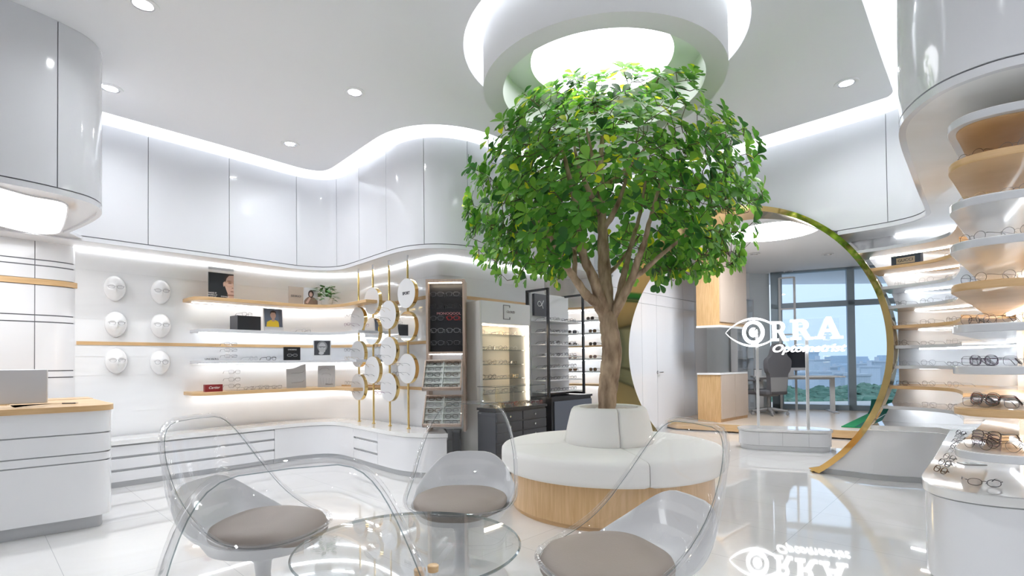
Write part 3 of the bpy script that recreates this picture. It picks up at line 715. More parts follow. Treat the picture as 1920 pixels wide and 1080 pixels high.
card('picture_card', 'black and white portrait card of a bearded old man with glasses', 'picture', pt, n, .20, .24, MT['paper'], .006, .12, [
    ('printed_backdrop', [(-.09,.06),(.09,.06),(.09,.232),(-.09,.232)], 'char'), ('printed_hair', ell(0,.165,.058,.064), 'greyp'), ('printed_face', ell(0,.158,.040,.055), 'tan' if False else 'silver'), ('printed_beard', ell(0,.115,.036,.03), 'paperg'),
    ('printed_spectacles', [(-.038,.158),(.038,.158),(.038,.166),(-.038,.166)], 'text'), ('printed_lens', ell(-.019,.158,.014,.012), 'greyp'), ('printed_lens', ell(.019,.158,.014,.012), 'greyp'), ('printed_hand', ell(-.01,.083,.03,.018), 'silver')])
# shelf D
pt, n = onshelf(400, 737, .83, .10); t = T('gift_box', 'dark red box with white script lettering on the lowest shelf', 'box', pt, face_rot(n)); MB().box(-.085,-.02,0,.085,.03,.075).build('body', MT['cred'], t, bevel=.002); text('lettering', 'Cartier', .036, MT['textw'], t, (0,-.0215,.042), shear=.3)
pt, n = onshelf(440, 734, .83, .14); riser(pt, n, 'clear stand with three stacked eyeglasses on the lowest oak shelf', [.03,.10,.18])
for k, (z, nm) in enumerate(zip([.03,.10,.18], ['lowest','middle','top'])): glasses('square', 'wire_g', pt+Vector((0,0,z+.0005)), face_rot(n)+.1, f'{nm} eyeglasses on the clear stand of the lowest shelf')
pt, n = onshelf(485, 737, .83, .12); t = T('display_tray', 'flat clear tray under the row of pale eyeglasses on lowest shelf', 'tray', pt, face_rot(n)); MB().box(-.33,-.06,0,.30,.10,.004).build('plate', MT['glass'], t)
for k, x in enumerate((467,481,495,508,520)):
    p2, n2 = onshelf(x, 736, .8345, .13); glasses(['oval','rect','square','oval','rect'][k], 'wire_c' if k % 2 else 'wire_g', p2, face_rot(n2)+.2, f'pale wire eyeglasses on the flat tray, {lr(k,5)}', 'eyeglasses on the flat tray')
pt, n = onshelf(556, 735, .83, .12)
po = [(-.11,0),(.11,0),(.11,.28),(.06,.268),(0,.24),(-.05,.225),(-.11,.222)]
t = card('display_card', 'pale grey card with curved top edge holding two eyeglass arms', 'card', pt, n, .22, .28, MT['paperg'], .006, .05, [], po)
for z in (.06,.17): MB().tube([(-.06,-.006,z),(.03,-.008,z+.005),(.07,-.008,z+.012),(.085,-.006,z+.03)], .002, 4).build('drawn_temple', MT['greyp'], t)
pt, n = onshelf(612, 733, .83, .12)
t = card('display_card', 'grey straight edged card with sketched eyeglasses on lowest shelf', 'card', pt, n, .20, .26, MT['paperg'], .006, .05)
sk = MB()
for (a_, b2, c2) in ((0,.2,.05),(.02,.14,.045)): sk.tube([(a_+c2*math.cos(q/8*PI)*1.1-.02, -.006-.0001*q, b2+c2*.6*math.sin(q/8*PI)) for q in range(9)], .0015, 4)
for k in range(5): sk.tube([(-.06+.03*k,-.005,.03),(-.07+.035*k,-.006,.11)], .0009, 4)
sk.build('sketch_lines', MT['greyp'], t); text('lettering', 'Silhouette', .022, MT['text'], t, (.03,-.004,.035), shear=.3)

# ------------------------------------------------------------------ gold poles with round panels
POL = [((-1.79,6.05),[1.615,1.22,.835],'first'),((-1.56,5.82),[1.81,1.47,1.035],'second'),((-1.32,5.58),[1.63,1.24,.85],'third'),((-1.07,5.33),[1.825,1.485,1.05],'fourth')]
dn = (-.69, -.724)
for pi, ((x, y), zs, nm) in enumerate(POL):
    sx_ = 'leftmost second third rightmost'.split()[pi]
    t = T('gold_pole', f'{sx_} slim gold pole holding three round panels', 'pole', (x, y, .431))
    MB().tube([(0,0,.0),(0,0,1.735)], .011, 12).build('rod', MT['gold'], t); MB().tube([(0,0,1.735),(0,0,S_L-.04-.432)], .011, 12).build('upper_rod', MT['cab'], t)
    MB().tube([(0,0,-.0),(0,0,.012)], .02, 16).build('foot', MT['gold'], t)
    for k, z in enumerate(zs):
        D = .155; ht = ['top','middle','bottom'][k]; mir = pi in (1, 3) and k == 1
        c_ = Vector((x, y, z)); lab = f'round {"mirror" if mir else "white panel"} with gold rim, {ht} on the {sx_} gold pole'
        t = T('round_mirror' if mir else 'display_disc', lab, 'mirror' if mir else 'display panel', c_, face_rot(dn))
        def cyl(r0, y0, y1, nm_, m_): MB().plate(ell(0,0,r0,r0,64), (0,y0,0), (1,0,0), (0,0,1), (0,y1-y0,0)).build(nm_, m_, t)
        cyl(D, -.018, .022, 'rim', MT['gold']); cyl(D-.002 if not mir else D-.004, -.0195, -.0182, 'face', MT['mirror'] if mir else MT['paper'])
        if k == 0 and pi == 1: text('lettering', 'MINIMAL', .030, MT['text'], t, (0,-.021,0), off=.0004)
        if k == 0 and pi == 3: text('lettering', 'SPORT', .042, MT['text'], t, (0,-.021,0), off=.0015)
        if not mir and not (k == 0 and pi in (1, 3)):
            R_ = Matrix.Rotation(face_rot(dn), 3, 'Z')
            for j, dz in enumerate((.030, -.072)):
                q = c_+R_@Vector((0, -.155, dz))
                MB().box(-.012,-.16,dz-.003,.012,-.0195,dz-.0005).build('ledge', MT['acrylic'], t)
                fm = ['wire_g','wire_b','wire_g','purple','wire_o','wire_b'][(pi*2+k+j*3) % 6]
                q = c_+R_@Vector((0, -.153, dz)); glasses(['oval','rect','round','square'][(pi+k+j) % 4], fm, q, face_rot(dn)+PI if False else face_rot(dn), f'eyeglasses on {"upper" if j == 0 else "lower"} ledge of {ht} round panel, {sx_} gold pole', 'eyeglasses on the round panels', tilt=0)
# ------------------------------------------------------------------ tall brown display with trays
X0, X1, Y0, Y1 = -.838, -.458, 5.05, 5.32
cx = (X0+X1)/2; hw = (X1-X0)/2
t = T('tall_display', 'tall brown display case with black panel, pink lettering and two tilted trays', 'display case', (cx, Y0, .432))
B0 = .432; zt = 1.925-B0; zm = 1.215-B0
MB().box(-hw,0,0,-hw+.022,.27,zt).build('side_panel', MT['bronze'], t, bevel=.001); MB().box(hw-.022,0,-.0,hw,.27,zt).build('side_panel', MT['bronze'], t, bevel=.001)
MB().box(-hw+.022,0,zt-.03,hw-.022,.27,zt).build('top_panel', MT['bronze'], t); MB().box(-hw+.022,0,zm-.02,hw-.022,.27,zm).build('shelf_panel', MT['bronze'], t)
MB().box(-hw+.022,.12,zm,hw-.022,.14,zt-.03).build('back_panel', MT['pblack'], t); MB().box(-hw+.022,.25,0,hw-.022,.27,zm-.02).build('lower_back', MT['wallw'], t)
MB().box(-hw+.03,.02,zt-.038,hw-.03,.03,zt-.031).build('light_strip', MT['ledw'], t); MB().box(-hw+.03,.02,zm-.028,hw-.03,.03,zm-.021).build('light_strip', MT['led'], t)
text('lettering', 'MONOQOOL', .036, mat('pink_lettering', (.55,.25,.27), .4), t, (.02,.118,1.598-B0), sx=1.1)
for r_, z in enumerate((1.755,1.64,1.52,1.40,1.28)):
    MB().box(-hw+.03,-.01,z-B0-.003,hw-.03,.12,z-B0).build('ledge', MT['glass'], t)
    for c_ in range(2):
        fm = 'red' if (r_ == 2 and c_ == 1) else ['wire_g','wire_b','wire_g','wire_c','wire_g'][r_]
        col = 'red' if fm == 'red' else ['grey','dark','thin','pale','fine'][r_]
        glasses('acetate' if fm in ('red','wire_b') else 'square', fm, (cx-.08+.155*c_, Y0-.012, z+.0005), .0, f'{col} eyeglasses, {"left" if c_ == 0 else "right"} in the {["top","second","middle","fourth","bottom"][r_]} row of the black panel', 'eyeglasses on the black panel', lens='lens' if True else '')
for j, (zt_, nm) in enumerate(((1.115,'upper'),(.775,'lower'))):
    # tray leaning towards the shopper
    w_ = .182; o_ = Vector((cx-.012, Y0-.215, zt_-.27)); ang = math.radians(52)
    tr = T('sorting_tray', f'{nm} tilted wooden compartment tray full of eyeglasses in the brown display', 'tray', o_)
    vv = Vector((0, math.cos(ang), math.sin(ang))); nn = Vector((0, -math.sin(ang), math.cos(ang))); H_ = .335
    def pl(u0, u1, v0, v1, d0, d1, nm_, m_): MB().obox(Vector((u0,0,0))+vv*v0+nn*d0, Vector((u1-u0,0,0)), vv*(v1-v0), nn*(d1-d0)).build(nm_, m_, tr)
    pl(-w_,w_,0,H_,0,.008,'base_board',MT['trayin'])
    for a in ((-w_,-w_+.012,0,H_),(w_-.012,w_,0,H_),(-w_,w_,0,.012),(-w_,w_,H_-.012,H_)): pl(*a,-.002,.045,'side_board',MT['bronze'])
    pl(-.004,.004,.012,H_-.012,.008,.03,'divider',MT['trayin'])
    for k in range(1,5): pl(-w_+.012,w_-.012,H_*k/5-.003,H_*k/5+.003,.008,.03,'divider',MT['trayin'])
    for r_ in range(5):
        for c_ in range(2):
            q = o_+Vector((-.086+.172*c_,0,0))+vv*(H_*(r_+.5)/5-.012)+nn*.012
            glasses('acetate' if (r_+c_) % 3 else 'rect', ['wire_b','tort','wire_g','wire_b','wire_c'][(r_*2+c_+j) % 5], q, 0, f'folded eyeglasses in {nm} tilted tray, {["bottom","second","middle","fourth","top"][r_]} row {"left" if c_ == 0 else "right"}', 'eyeglasses in the tilted trays', tilt=.3) if False else None
            g_ = MB(); st = STY['square']; lens_w = .05
            key = ('folded', (r_*2+c_+j) % 4)
            if key not in EW:
                mm = MT[['wire_b','tort','wire_g','wire_c'][key[1]]]
                for sg in (-1,1): g_.tube([(sg*.034+p[0], .0, p[1]) for p in lens_outline(0,.018,.050,.034,2.6,16)], .0022, 5, closed=True)
                g_.tube([(-.01,0,.022),(.01,0,.022)], .0022, 5)
                g_.tube([(-.06,0,.026),(-.058,.008,.022),(.03,.012,.012)], .002, 5); g_.tube([(.06,0,.026),(.058,.010,.022),(-.03,.016,.012)], .002, 5)
                EW[key] = g_.build('folded_eyeglasses', mm); o2 = EW[key]; o2.location = q; o2.rotation_euler = (-.25,0,0)
            else:
                o2 = EW[key].copy(); COL.objects.link(o2); o2.location = q; o2.rotation_euler = (-.25,0,0)
            tag(o2, f'folded eyeglasses in the {nm} tilted tray, {["bottom","second","middle","fourth","top"][r_]} row {"left" if c_ == 0 else "right"}', 'eyeglasses', f'eyeglasses in the {nm} tilted tray')
t = T('black_stand', 'narrow black post on the floor right of the white cabinet end', 'post', (-.60, 5.16, 0)); MB().box(0,0,0,.07,.2,.41).build('post', MT['pblack'], t); MB().box(-.005,-.005,.41,.075,.205,.425).build('cap', MT['char'], t)

# ------------------------------------------------------------------ illuminated warm cabinet with drawers
A0 = Vector((-.316, 5.11, 0)); ang = math.atan2(U.y, U.x); W_ = .75; D_ = .32
t = T('lit_cabinet', 'beige display cabinet glowing warm inside with five glass shelves', 'cabinet', A0, ang)   # local x along U, local y into the wall
MB().box(0,0,0,.035,D_,1.72).build('side_panel', MT['beige'], t, bevel=.002); MB().box(W_-.02,0,0,W_,D_,1.72).build('side_panel', MT['beige'], t)
MB().box(.035,D_-.02,.67,W_-.02,D_,1.52).build('back_panel', MT['warmwall'], t); MB().box(.035,0,0,W_-.02,D_,.64).build('lower_body', MT['beige'], t)
MB().box(.02,-.004,1.50,W_-.0,.10,1.725).build('header', MT['paper'], t, bevel=.002); MB().box(.035,.10,1.50,W_-.02,D_,1.72).build('top_panel', MT['beige'], t)
MB().box(W_-.04,.01,.70,W_-.022,.03,1.49).build('light_strip', MT['ledw'], t); MB().box(.05,.105,1.488,W_-.05,.125,1.498).build('light_strip', MT['ledw'], t)
lg = MB(); 
for b_ in ((.33,-.008,1.55,.336,-.004,1.70),(.33,-.008,1.694,.43,-.004,1.70),(.33,-.008,1.55,.43,-.004,1.556),(.424,-.008,1.675,.43,-.004,1.70),(.424,-.008,1.55,.43,-.004,1.575)): lg.box(*b_)
lg.build('logo_frame', MT['wire_g'], t); text('lettering', 'CLOUD', .036, MT['wire_g'], t, (.44,-.006,1.63), ext=.001)
R_ = Matrix.Rotation(ang, 3, 'Z')
for r_, z in enumerate((1.37,1.205,1.04,.885 if False else .895,.745)):
    z = (1.395,1.235,1.085,.935,.785)[r_]
    MB().box(.036,.05,z-.006,W_-.021,D_-.02,z).build('glass_shelf', MT['gedge'], t)
    for c_ in range(4):
        q = A0+R_@Vector((.13+.165*c_, .13, z+.0005)); glasses(['round','oval','square','round'][(r_+c_) % 4], ['wire_b','wire_c','wire_o','wire_g','tort'][(r_*3+c_) % 5], q, ang+.15*((c_*7+r_) % 3-1), f'eyeglasses in the warm lit cabinet, {["top","second","middle","fourth","bottom"][r_]} glass shelf, {lr(c_,4)}', 'eyeglasses in the warm lit cabinet')
A1 = Vector((-.162-.0, 4.9, 0)); W2_ = .74
t = T('drawer_unit', 'charcoal drawer chest with round silver knobs under the glass case', 'drawer chest', A1, ang)
MB().box(0,.0,.03,W2_,.25,.625).build('body', MT['char'], t, bevel=.002); MB().box(-.01,-.012,.64,W2_+.01,.252,.665).build('top_board', MT['black'], t, bevel=.002); MB().box(.02,.02,0,W2_-.02,.23,.03).build('plinth', MT['black'], t)
MB().box(.01,-.002,.625,W2_-.01,.24,.64).build('gap_board', MT['pblack'], t)
for k in range(6):
    for c_ in range(2):
        z0 = .535-.098*k*1.0; x0 = .008+c_*(W2_/2-.002)
        d = MB().box(x0,-.012,z0,x0+W2_/2-.012,.0,z0+.084).build('drawer', MT['char'], t, bevel=.0015)
        kx = x0+(W2_/2-.012)*.5
        MB().lathe([(0,-.0),(.011,-.0),(.011,.008),(.007,.012),(0,.012)], 16).build('knob', MT['chrome'], d).matrix_local = Matrix.Translation((kx,-.012,z0+.042))@Matrix.Rotation(PI/2,4,'X')
t2 = T('glass_case', 'low glass display case standing on the charcoal drawer chest', 'glass case', A1+ZZ*.666, ang)
for nm_, bx in (('front_pane',(0,0,0,W2_,.006,.20)),('side_pane',(0,.006,0,.006,.25,.20)),('side_pane',(W2_-.006,.006,0,W2_,.25,.20)),('divider_pane',(W2_*.33,.006,0,W2_*.33+.005,.25,.19)),('top_pane',(0,0,.2,W2_,.25,.206))):
    MB().box(*bx).build(nm_, MT['glass'], t2)
e = MB()
for a_, b_ in (((0,0,.203),(W2_,0,.203)),((0,0,.203),(0,.25,.203)),((W2_,0,.203),(W2_,.25,.203)),((0,.25,.203),(W2_,.25,.203)),((0,0,0),(0,0,.2)),((W2_,0,0),(W2_,0,.2)),((W2_*.33,0,0),(W2_*.33,0,.2))): e.tube([a_,b_], .003, 4)
e.build('glass_edges', MT['gedge'], t2)
random.seed(5)
for k in range(18):
    q = A1+R_@Vector((.06+.078*(k % 9), .025+.085*(k//9), .667))
    glasses(['round','square','oval'][k % 3], ['wire_o','tort','wire_c','red','wire_o'][k % 5], q, ang+random.uniform(-.3,.3), f'eyeglasses lying inside the low glass case, {"front" if k < 9 else "back"} row, {lr(k % 9, 9)}', 'eyeglasses inside the low glass case')

# ------------------------------------------------------------------ grey rack with black frame on black box
Bx = Vector((.42, 5.60, 0)); W3 = .74
t = T('black_pedestal', 'black box pedestal with slate front carrying the framed rack', 'pedestal', Bx, ang)
MB().box(0,0,0,W3,.32,.70).build('body', MT['black'], t, bevel=.002); MB().box(.04,-.012,.03,W3,.0,.67).build('front_panel', MT['slate'], t, bevel=.001); MB().box(-.015,-.015,.70,W3+.01,.33,.722).build('top_board', MT['black'], t)
Bz = .723; t = T('framed_rack', 'grey display rack with eight white shelves inside a black metal frame', 'rack', Bx+ZZ*Bz, ang)
MB().box(-.02,.26,0,.66,.30,1.16).build('back_panel', MT['beige'] if False else mat('grey_rack_panel',(.68,.69,.71),.5), t)
def bar(a_, b_, nm_='frame_bar', m_='black', r=.012): 
    a_, b_ = Vector(a_), Vector(b_); d = (b_-a_); mn = Vector((min(a_.x,b_.x)-r, min(a_.y,b_.y)-r, min(a_.z,b_.z)-(r if abs(d.z) < .01 else 0))); mx = Vector((max(a_.x,b_.x)+r, max(a_.y,b_.y)+r, max(a_.z,b_.z)+(r if abs(d.z) < .01 else 0)))
    return MB().box(*mn, *mx).build(nm_, MT[m_], t)
bar((-.04,-.0,0),(-.04,0,1.18)); bar((-.04,0,1.17),(-.04,.30,1.17)); bar((-.04,.30,1.0),(-.04,.30,1.17))
bar((.60,-.0,0.02),(.60,0,1.17)); bar((.60,.30,0),(.60,.30,1.17)); bar((.60,0,1.16),(.60,.30,1.16)); bar((.60,0,.02),(.60,.30,.02)); bar((.60,-.005,.06),(.60,-.0,1.1),'light_strip','led',.004)
for r_ in range(8):
    z = 1.565-.132*r_-Bz+.0; MB().box(-.02,.06,z-.012,.66,.26,z).build('shelf_board', MT['paper'], t, bevel=.001)
    for c_ in range(4):
        q = Bx+R_@Vector((.08+.155*c_,.10,Bz+z+.0005)); glasses('acetate' if (r_+c_) % 2 else 'rect', ['wire_b','wire_g','wire_b','wire_c'][(r_+c_*3) % 4], q, ang+.1, f'eyeglasses on the framed rack, {ORD[r_]} shelf from top, {lr(c_,4)}', 'eyeglasses on the framed rack')
t = T('rack_sign', 'square charcoal sign with a white curved emblem on the framed rack', 'sign', Bx+R_@Vector((.10,.245,1.625)), ang); MB().box(-.10,-.02,0,.14,.012,.245).build('board', MT['char'], t)
e = MB(); e.tube([(-.045,-.023,.15),(-.02,-.023,.165),(0,-.023,.155),(.02,-.023,.13),(.045,-.023,.085)], .004, 5); e.tube([(-.045,-.023,.15),(-.05,-.023,.125),(-.03,-.023,.108),(0,-.023,.11),(.03,-.023,.14),(.055,-.023,.175)], .004, 5); e.build('emblem', MT['textw'], t)
t = T('shelf_brackets', 'pair of dark angled rests beside the black pedestal', 'rest', (1.0,6.66,.401)); MB().tube([(0,0,.03),(.10,.12,.10)], .006, 6).build('rest_bar', MT['char'], t); MB().tube([(.04,-.03,.03),(.14,.09,.10)], .006, 6).build('rest_bar', MT['char'], t)

# ------------------------------------------------------------------ sunglasses wall between rack and gold ring
mb = MB(); mb.strip(LWB, off(LWB, .06), 0, S_L); struct('wall_back', mb, MT['wallw'])
q2 = resample([LB[-1], (.45,6.75), (.60,6.95)], .05); mb = MB(); mb.strip(q2, off(q2, .06), 0, S_L); struct('wall_back', mb, MT['wallw'])
mb = MB(); mb.prism([(-.1,5.5),(.7,6.2),(1.35,6.85),(.8,7.2),(.4,6.9),(-.5,6.0)], S_L-.03, S_L-.01); struct('trim_3', mb, MT['wallw'])
SWL = [tuple((Vector((.62,6.72,0))).xy), (.75,6.76), (.9,6.70), (1.05,6.58), (1.2,6.48)]
SWP = resample(smooth(SWL), .04)
for k, (z, wd) in enumerate(((1.81,1),(1.64,0),(1.475,0),(1.31,1),(1.145,0),(.98,0),(.815,1))):
    z -= .0; t = T('wall_shelf', f'{"oak" if wd else "white"} shelf left of the gold ring, {ORD[k]} from the top', 'shelf', (0,0,z))
    MB().strip(SWP, off(SWP, .26), -.022, 0).build('board', MT['wood'] if wd else MT['shelf_w'], t)
    MB().strip(off(SWP,.18), off(SWP,.19), -.03,-.023).build('light_strip', MT['led'], t)
    if k in (1,2,3,4,5):
        xs = [1073, 1111, 1142] if k > 1 else [1107]
        for j, x in enumerate(xs):
            pt, s, n = hit(off(SWP, .06), x, 640); pt.z = z+.0005
            glasses('acetate', 'wire_b' if k != 4 else 'wire_o', pt, face_rot(n)-.1, f'sunglasses {"alone" if len(xs) == 1 else lr(j,3)} on the {ORD[k]} shelf left of the gold ring', 'sunglasses left of the gold ring', lens={1:'sun',2:'sunb' if j else 'sun',3:'sun',4:'sunp',5:'sunb'}[k])
t = T('wall_ledge', 'low white ledge under the sunglasses shelves', 'ledge', (0,0,0)); q = off(SWP,-.06); MB().strip(q, off(SWP,.3), .38,.43).build('top_board', MT['slab'], t); MB().strip(SWP, off(SWP,.3), 0,.38).build('body', MT['cab'], t)

# ------------------------------------------------------------------ right wall: low cabinet beside the ring, shelves
QX = math.sqrt(PR**2-PCZ**2)
cabR = smooth([tuple(pp(1.36,0,0).xy), (3.42,4.62), (3.56,4.57), (3.66,4.50), (3.69,4.38), (3.66,4.25)], 8)
t = T('low_cabinet', 'low grey white cabinet cut by the gold ring on the right', 'cabinet', (3.3,4.8,0)); O = Vector((3.3,4.8,0))
mb = MB(); zs = [.055+.395*k/12 for k in range(13)]; xr = [1.545]
for d in (0,):
    vs = []
    for z in zs:
        s_ = math.sqrt((PR-.004)**2-(PCZ-z)**2); vs += [pp(s_,z,.004)-O, pp(max(s_,1.36),z,.004)-O]
    mb.add(vs, [(2*k,2*k+1,2*k+3,2*k+2) for k in range(12)])
pr = resample([tuple(pp(1.36,0,.004).xy)]+[p for p in cabR[1:]], .04); R2 = [(p[0]-O.x,p[1]-O.y) for p in pr]
mb.strip(R2, off(R2,.02), .055,.45); mb.build('front_panel', MT['cab'], t)
pb = [pp(QX+.0,0,.02)]; mb = MB(); s_a = math.sqrt(PR**2-(PCZ-.05)**2)
mb.add([pp(QX,0,.02)-O, pp(1.36,0,.02)-O, pp(1.36,.05,.02)-O, pp(s_a,.05,.02)-O], [(0,1,2,3)]); mb.strip(off(R2,.015), off(R2,.03), 0,.05); mb.build('plinth', MT['plinth'], t)
sT = math.sqrt(PR**2-(PCZ-.50)**2); sB = math.sqrt(PR**2-(PCZ-.39)**2)
mb = MB(); top = [tuple((pp(sT,0,-.01)).xy)]+[tuple(p) for p in off([(q[0]+O.x,q[1]+O.y) for q in R2],-.012)]+[(4.1,4.3),(4.2,5.0),tuple(pp(sT,0,.5).xy)]
mb.prism([(p[0]-O.x,p[1]-O.y) for p in top], .457,.499); mb.build('top_slab', MT['slab'], t)
# right display peninsula: counter
CN = resample(smooth([(3.62,4.30),(3.1,3.74),(2.54,3.135),(2.20,2.78),(2.06,2.62),(1.99,2.48),(2.0,2.36),(2.07,2.27),(2.2,2.2),(2.6,2.06),(3.3,1.86),(4.3,1.6)]), .03)
cpoly = [tuple(p) for p in CN]+[(4.6,3.0),(4.6,4.25)]
c0 = Vector((2.8,2.8,0)); t = T('display_counter', 'rounded white display counter at the right edge with marble top', 'counter', c0)
rel = lambda P: [(p[0]-c0.x,p[1]-c0.y) for p in P]
MB().prism(rel(cpoly), .455,.50).build('marble_top', MT['slab'], t, bevel=.004)
i2 = off(CN, .012); MB().prism(rel(i2+[(4.59,3.0),(4.59,4.2)]), .06,.448).build('body', MT['cab'], t); i3 = off(CN,.05); MB().prism(rel(i3+[(4.5,3.0),(4.2,4.7)]), .0,.06).build('plinth', MT['plinth'], t)
i4 = off(CN,.02); MB().prism(rel(i4+[(4.5,3.0),(4.2,4.7)]), .448,.455).build('joint', MT['groove'], t)
# back walls on the right
RBW = resample(smooth([tuple(pp(1.50,0,.44).xy),tuple(pp(1.66,0,.44).xy),(4.0,4.68),(4.08,4.45),(4.02,4.2),(3.85,3.95),(3.6,3.68),(3.3,3.38)]), .04)
mb = MB(); mb.strip(RBW, off(RBW,.05), .499, S_R); zz_ = [.499+(S_R-.499)*k/30 for k in range(31)]; vs = []
for z in zz_: vs += [pp(math.sqrt((PR+.003)**2-(z-PCZ)**2),z,.44), pp(1.56,z,.44)]
mb.add(vs, [(2*k,2*k+1,2*k+3,2*k+2) for k in range(30)])
mb = mb; struct('wall_right', mb, MT['wallw'])
core = resample(smooth([(3.4,3.45),(3.0,3.0),(2.75,2.7),(2.72,2.5),(2.9,2.38),(3.4,2.2),(4.2,1.95)]), .04)
mb = MB(); mb.strip(core, off(core,.05), .5, S_R); struct('wall_right', mb, MT['woodv'])
mb = MB(); mb.prism([tuple(p) for p in off(RW,.03)]+[(10,1.4),(10,5.0),(4.3,5.0),tuple(pp(1.7,0,.47).xy),tuple(pp(1.05,0,.47).xy),tuple(pp(1.05,0,.03).xy)], S_R-.045, S_R-.02); struct('trim_6', mb, MT['soffit'])
LR_ = [.68,.86,1.038,1.216,1.394,1.572,1.75,1.928,2.106]
RFP = resample(smooth([tuple(pp(1.30,0,.02).xy),tuple(pp(1.48,0,.02).xy),(3.41,4.55),(3.495,4.42),(3.53,4.28),(3.50,4.12),(3.40,3.95),(3.2,3.70)]), .03)
WD = {1:1,4:1,7:1}
NSH = resample(smooth([(3.5,3.80),(3.0,3.30),(2.5,2.82),(2.14,2.48),(1.985,2.33),(1.955,2.22),(2.0,2.14),(2.1,2.075),(2.3,2.0),(2.7,1.87),(3.4,1.65)]), .025)
names = ['lowest','second','third','fourth','fifth','sixth','seventh','eighth','top']
for k, z in enumerate(LR_):
    wd = k in WD; th = .028
    t = T('wall_shelf', f'{"oak" if wd else "white"} curved shelf right of the gold ring, {names[k]} of nine', 'shelf', (3.4,4.3,z))
    sl = math.sqrt((PR+.002)**2-(z-PCZ-(-th if z > PCZ else 0))**2) if abs(z-PCZ) < PR else 1.3
    fp = [tuple(pp(sl,0,.015).xy)]+([tuple(pp(1.48,0,.015).xy)] if sl < 1.46 else [])+[(3.41,4.55),(3.495,4.42),(3.53,4.28),(3.50,4.12),(3.40,3.95),(3.2,3.68),(3.06,3.52)]
    fp = resample(smooth(fp,8), .03); bp = [tuple(pp(sl,0,.438).xy)]+[tuple(q) for q in off(RBW,-.004)[6:] if q[1] > 3.5]
    R2 = [(p[0]-3.4,p[1]-4.3) for p in fp]; R3 = [(p[0]-3.4,p[1]-4.3) for p in bp]
    MB().prism(R2+R3[::-1], -th, 0).build('board', MT['wood'] if wd else MT['shelf_w'], t, bevel=.002)
    R4 = [q for q in off(R2, .36)][2:]; MB().strip(R4, off(R4,.015), -th-.007,-th-.001).build('light_strip', MT['led'], t)
    # three pairs of eyeglasses
    if k < 8:
        for j, x in enumerate((1688, 1738, 1783)):
            if k == 7 and j < 2: continue
            pt, s, n = hit(off(RFP,.09), x, 600); pt.z = z+.0005
            glasses(['oval','square','round','aviator'][(k+j) % 4], ['wire_c','wire_g','wire_b','wire_g'][(k*2+j) % 4] if k not in (6,7) else 'wire_c', pt, face_rot(n)-.35+.1*j, f'thin eyeglasses {lr(j,3)} on the {names[k]} curved shelf right of the gold ring', 'eyeglasses right of the gold ring')
p_ = hit(off(RFP,.14), 1700, 490)[0]; n_ = hit(off(RFP,.14), 1700, 490)[2]
t = T('brand_block', 'denim blue block with stitched edge and cream lettered plate on oak shelf', 'sign', (p_.x,p_.y,LR_[7]), face_rot(n_)); MB().box(-.115,-.02,0,.115,.03,.10).build('body', MT['denim'], t, bevel=.004); MB().box(-.072,-.0225,.024,.072,-.0205,.076).build('plate', MT['warmwall'], t); text('lettering', 'GUCCI', .034, MT['text'], t, (0,-.0235,.05), sx=1.15)
mb = MB()
for k in range(18): mb.box(-.107+.0122*k,-.0212,.006,-.101+.0122*k,-.0203,.009); mb.box(-.107+.0122*k,-.0212,.091,-.101+.0122*k,-.0203,.094)
mb.build('stitching', MT['paper'], t)
q = off(RBW,-.012); mb = MB(); mb.strip(q, off(q,.01), S_R-.058, S_R-.05); o = mb.build('light_strip', MT['led']); tag(o, 'bright light line under the right soffit behind the curved shelves', 'strip light')
# near shelves
for k, z in enumerate([.70,.885,1.065,1.245,1.425,1.605,1.785,1.965,2.145]):
    wd = k in WD or k == 8; th = .036 if k not in WD else .034
    t = T('display_shelf', f'{"oak" if k in WD else "white"} rounded shelf at right edge, {names[k]} of nine', 'shelf', (2.6,2.5,z))
    R2 = [(p[0]-2.6,p[1]-2.5) for p in NSH]; poly = R2+[(1.6,-.6),(1.6,1.6)]
    MB().prism(poly, -th, -.003).build('board', MT['wood'] if k in WD else MT['shelf_w'], t, bevel=.003)
    if k == 8: MB().prism(off(R2,.03)+[(1.58,-.55),(1.58,1.55)], -th-.006, -th-.0005).build('oak_underside', MT['wood'], t)
    top = off(R2, .004)+[(1.59,-.59),(1.59,1.59)]; MB().prism(top, -.003, 0).build('top_face', MT['slab'] if not k in WD else MT['wood'], t)
    lp = sub(off(R2,.33), .0, 99); lq = [p for p in lp]; 
    lp = resample(smooth([(.75,1.0),(.42,.55),(.20,.28),(.20,.08),(.45,-.12),(1.2,-.40)]), .04)
    MB().strip(lp, off(lp,.018), -th-.012, -th-.0065).build('light_strip', MT['led'], t)
fr3 = ['wire_c','wire_g','wire_b','wire_g','wire_b','wire_b','wire_b','wire_o','wire_g']
random.seed(11)
ZN = [.70,.885,1.065,1.245,1.425,1.605,1.785,1.965]
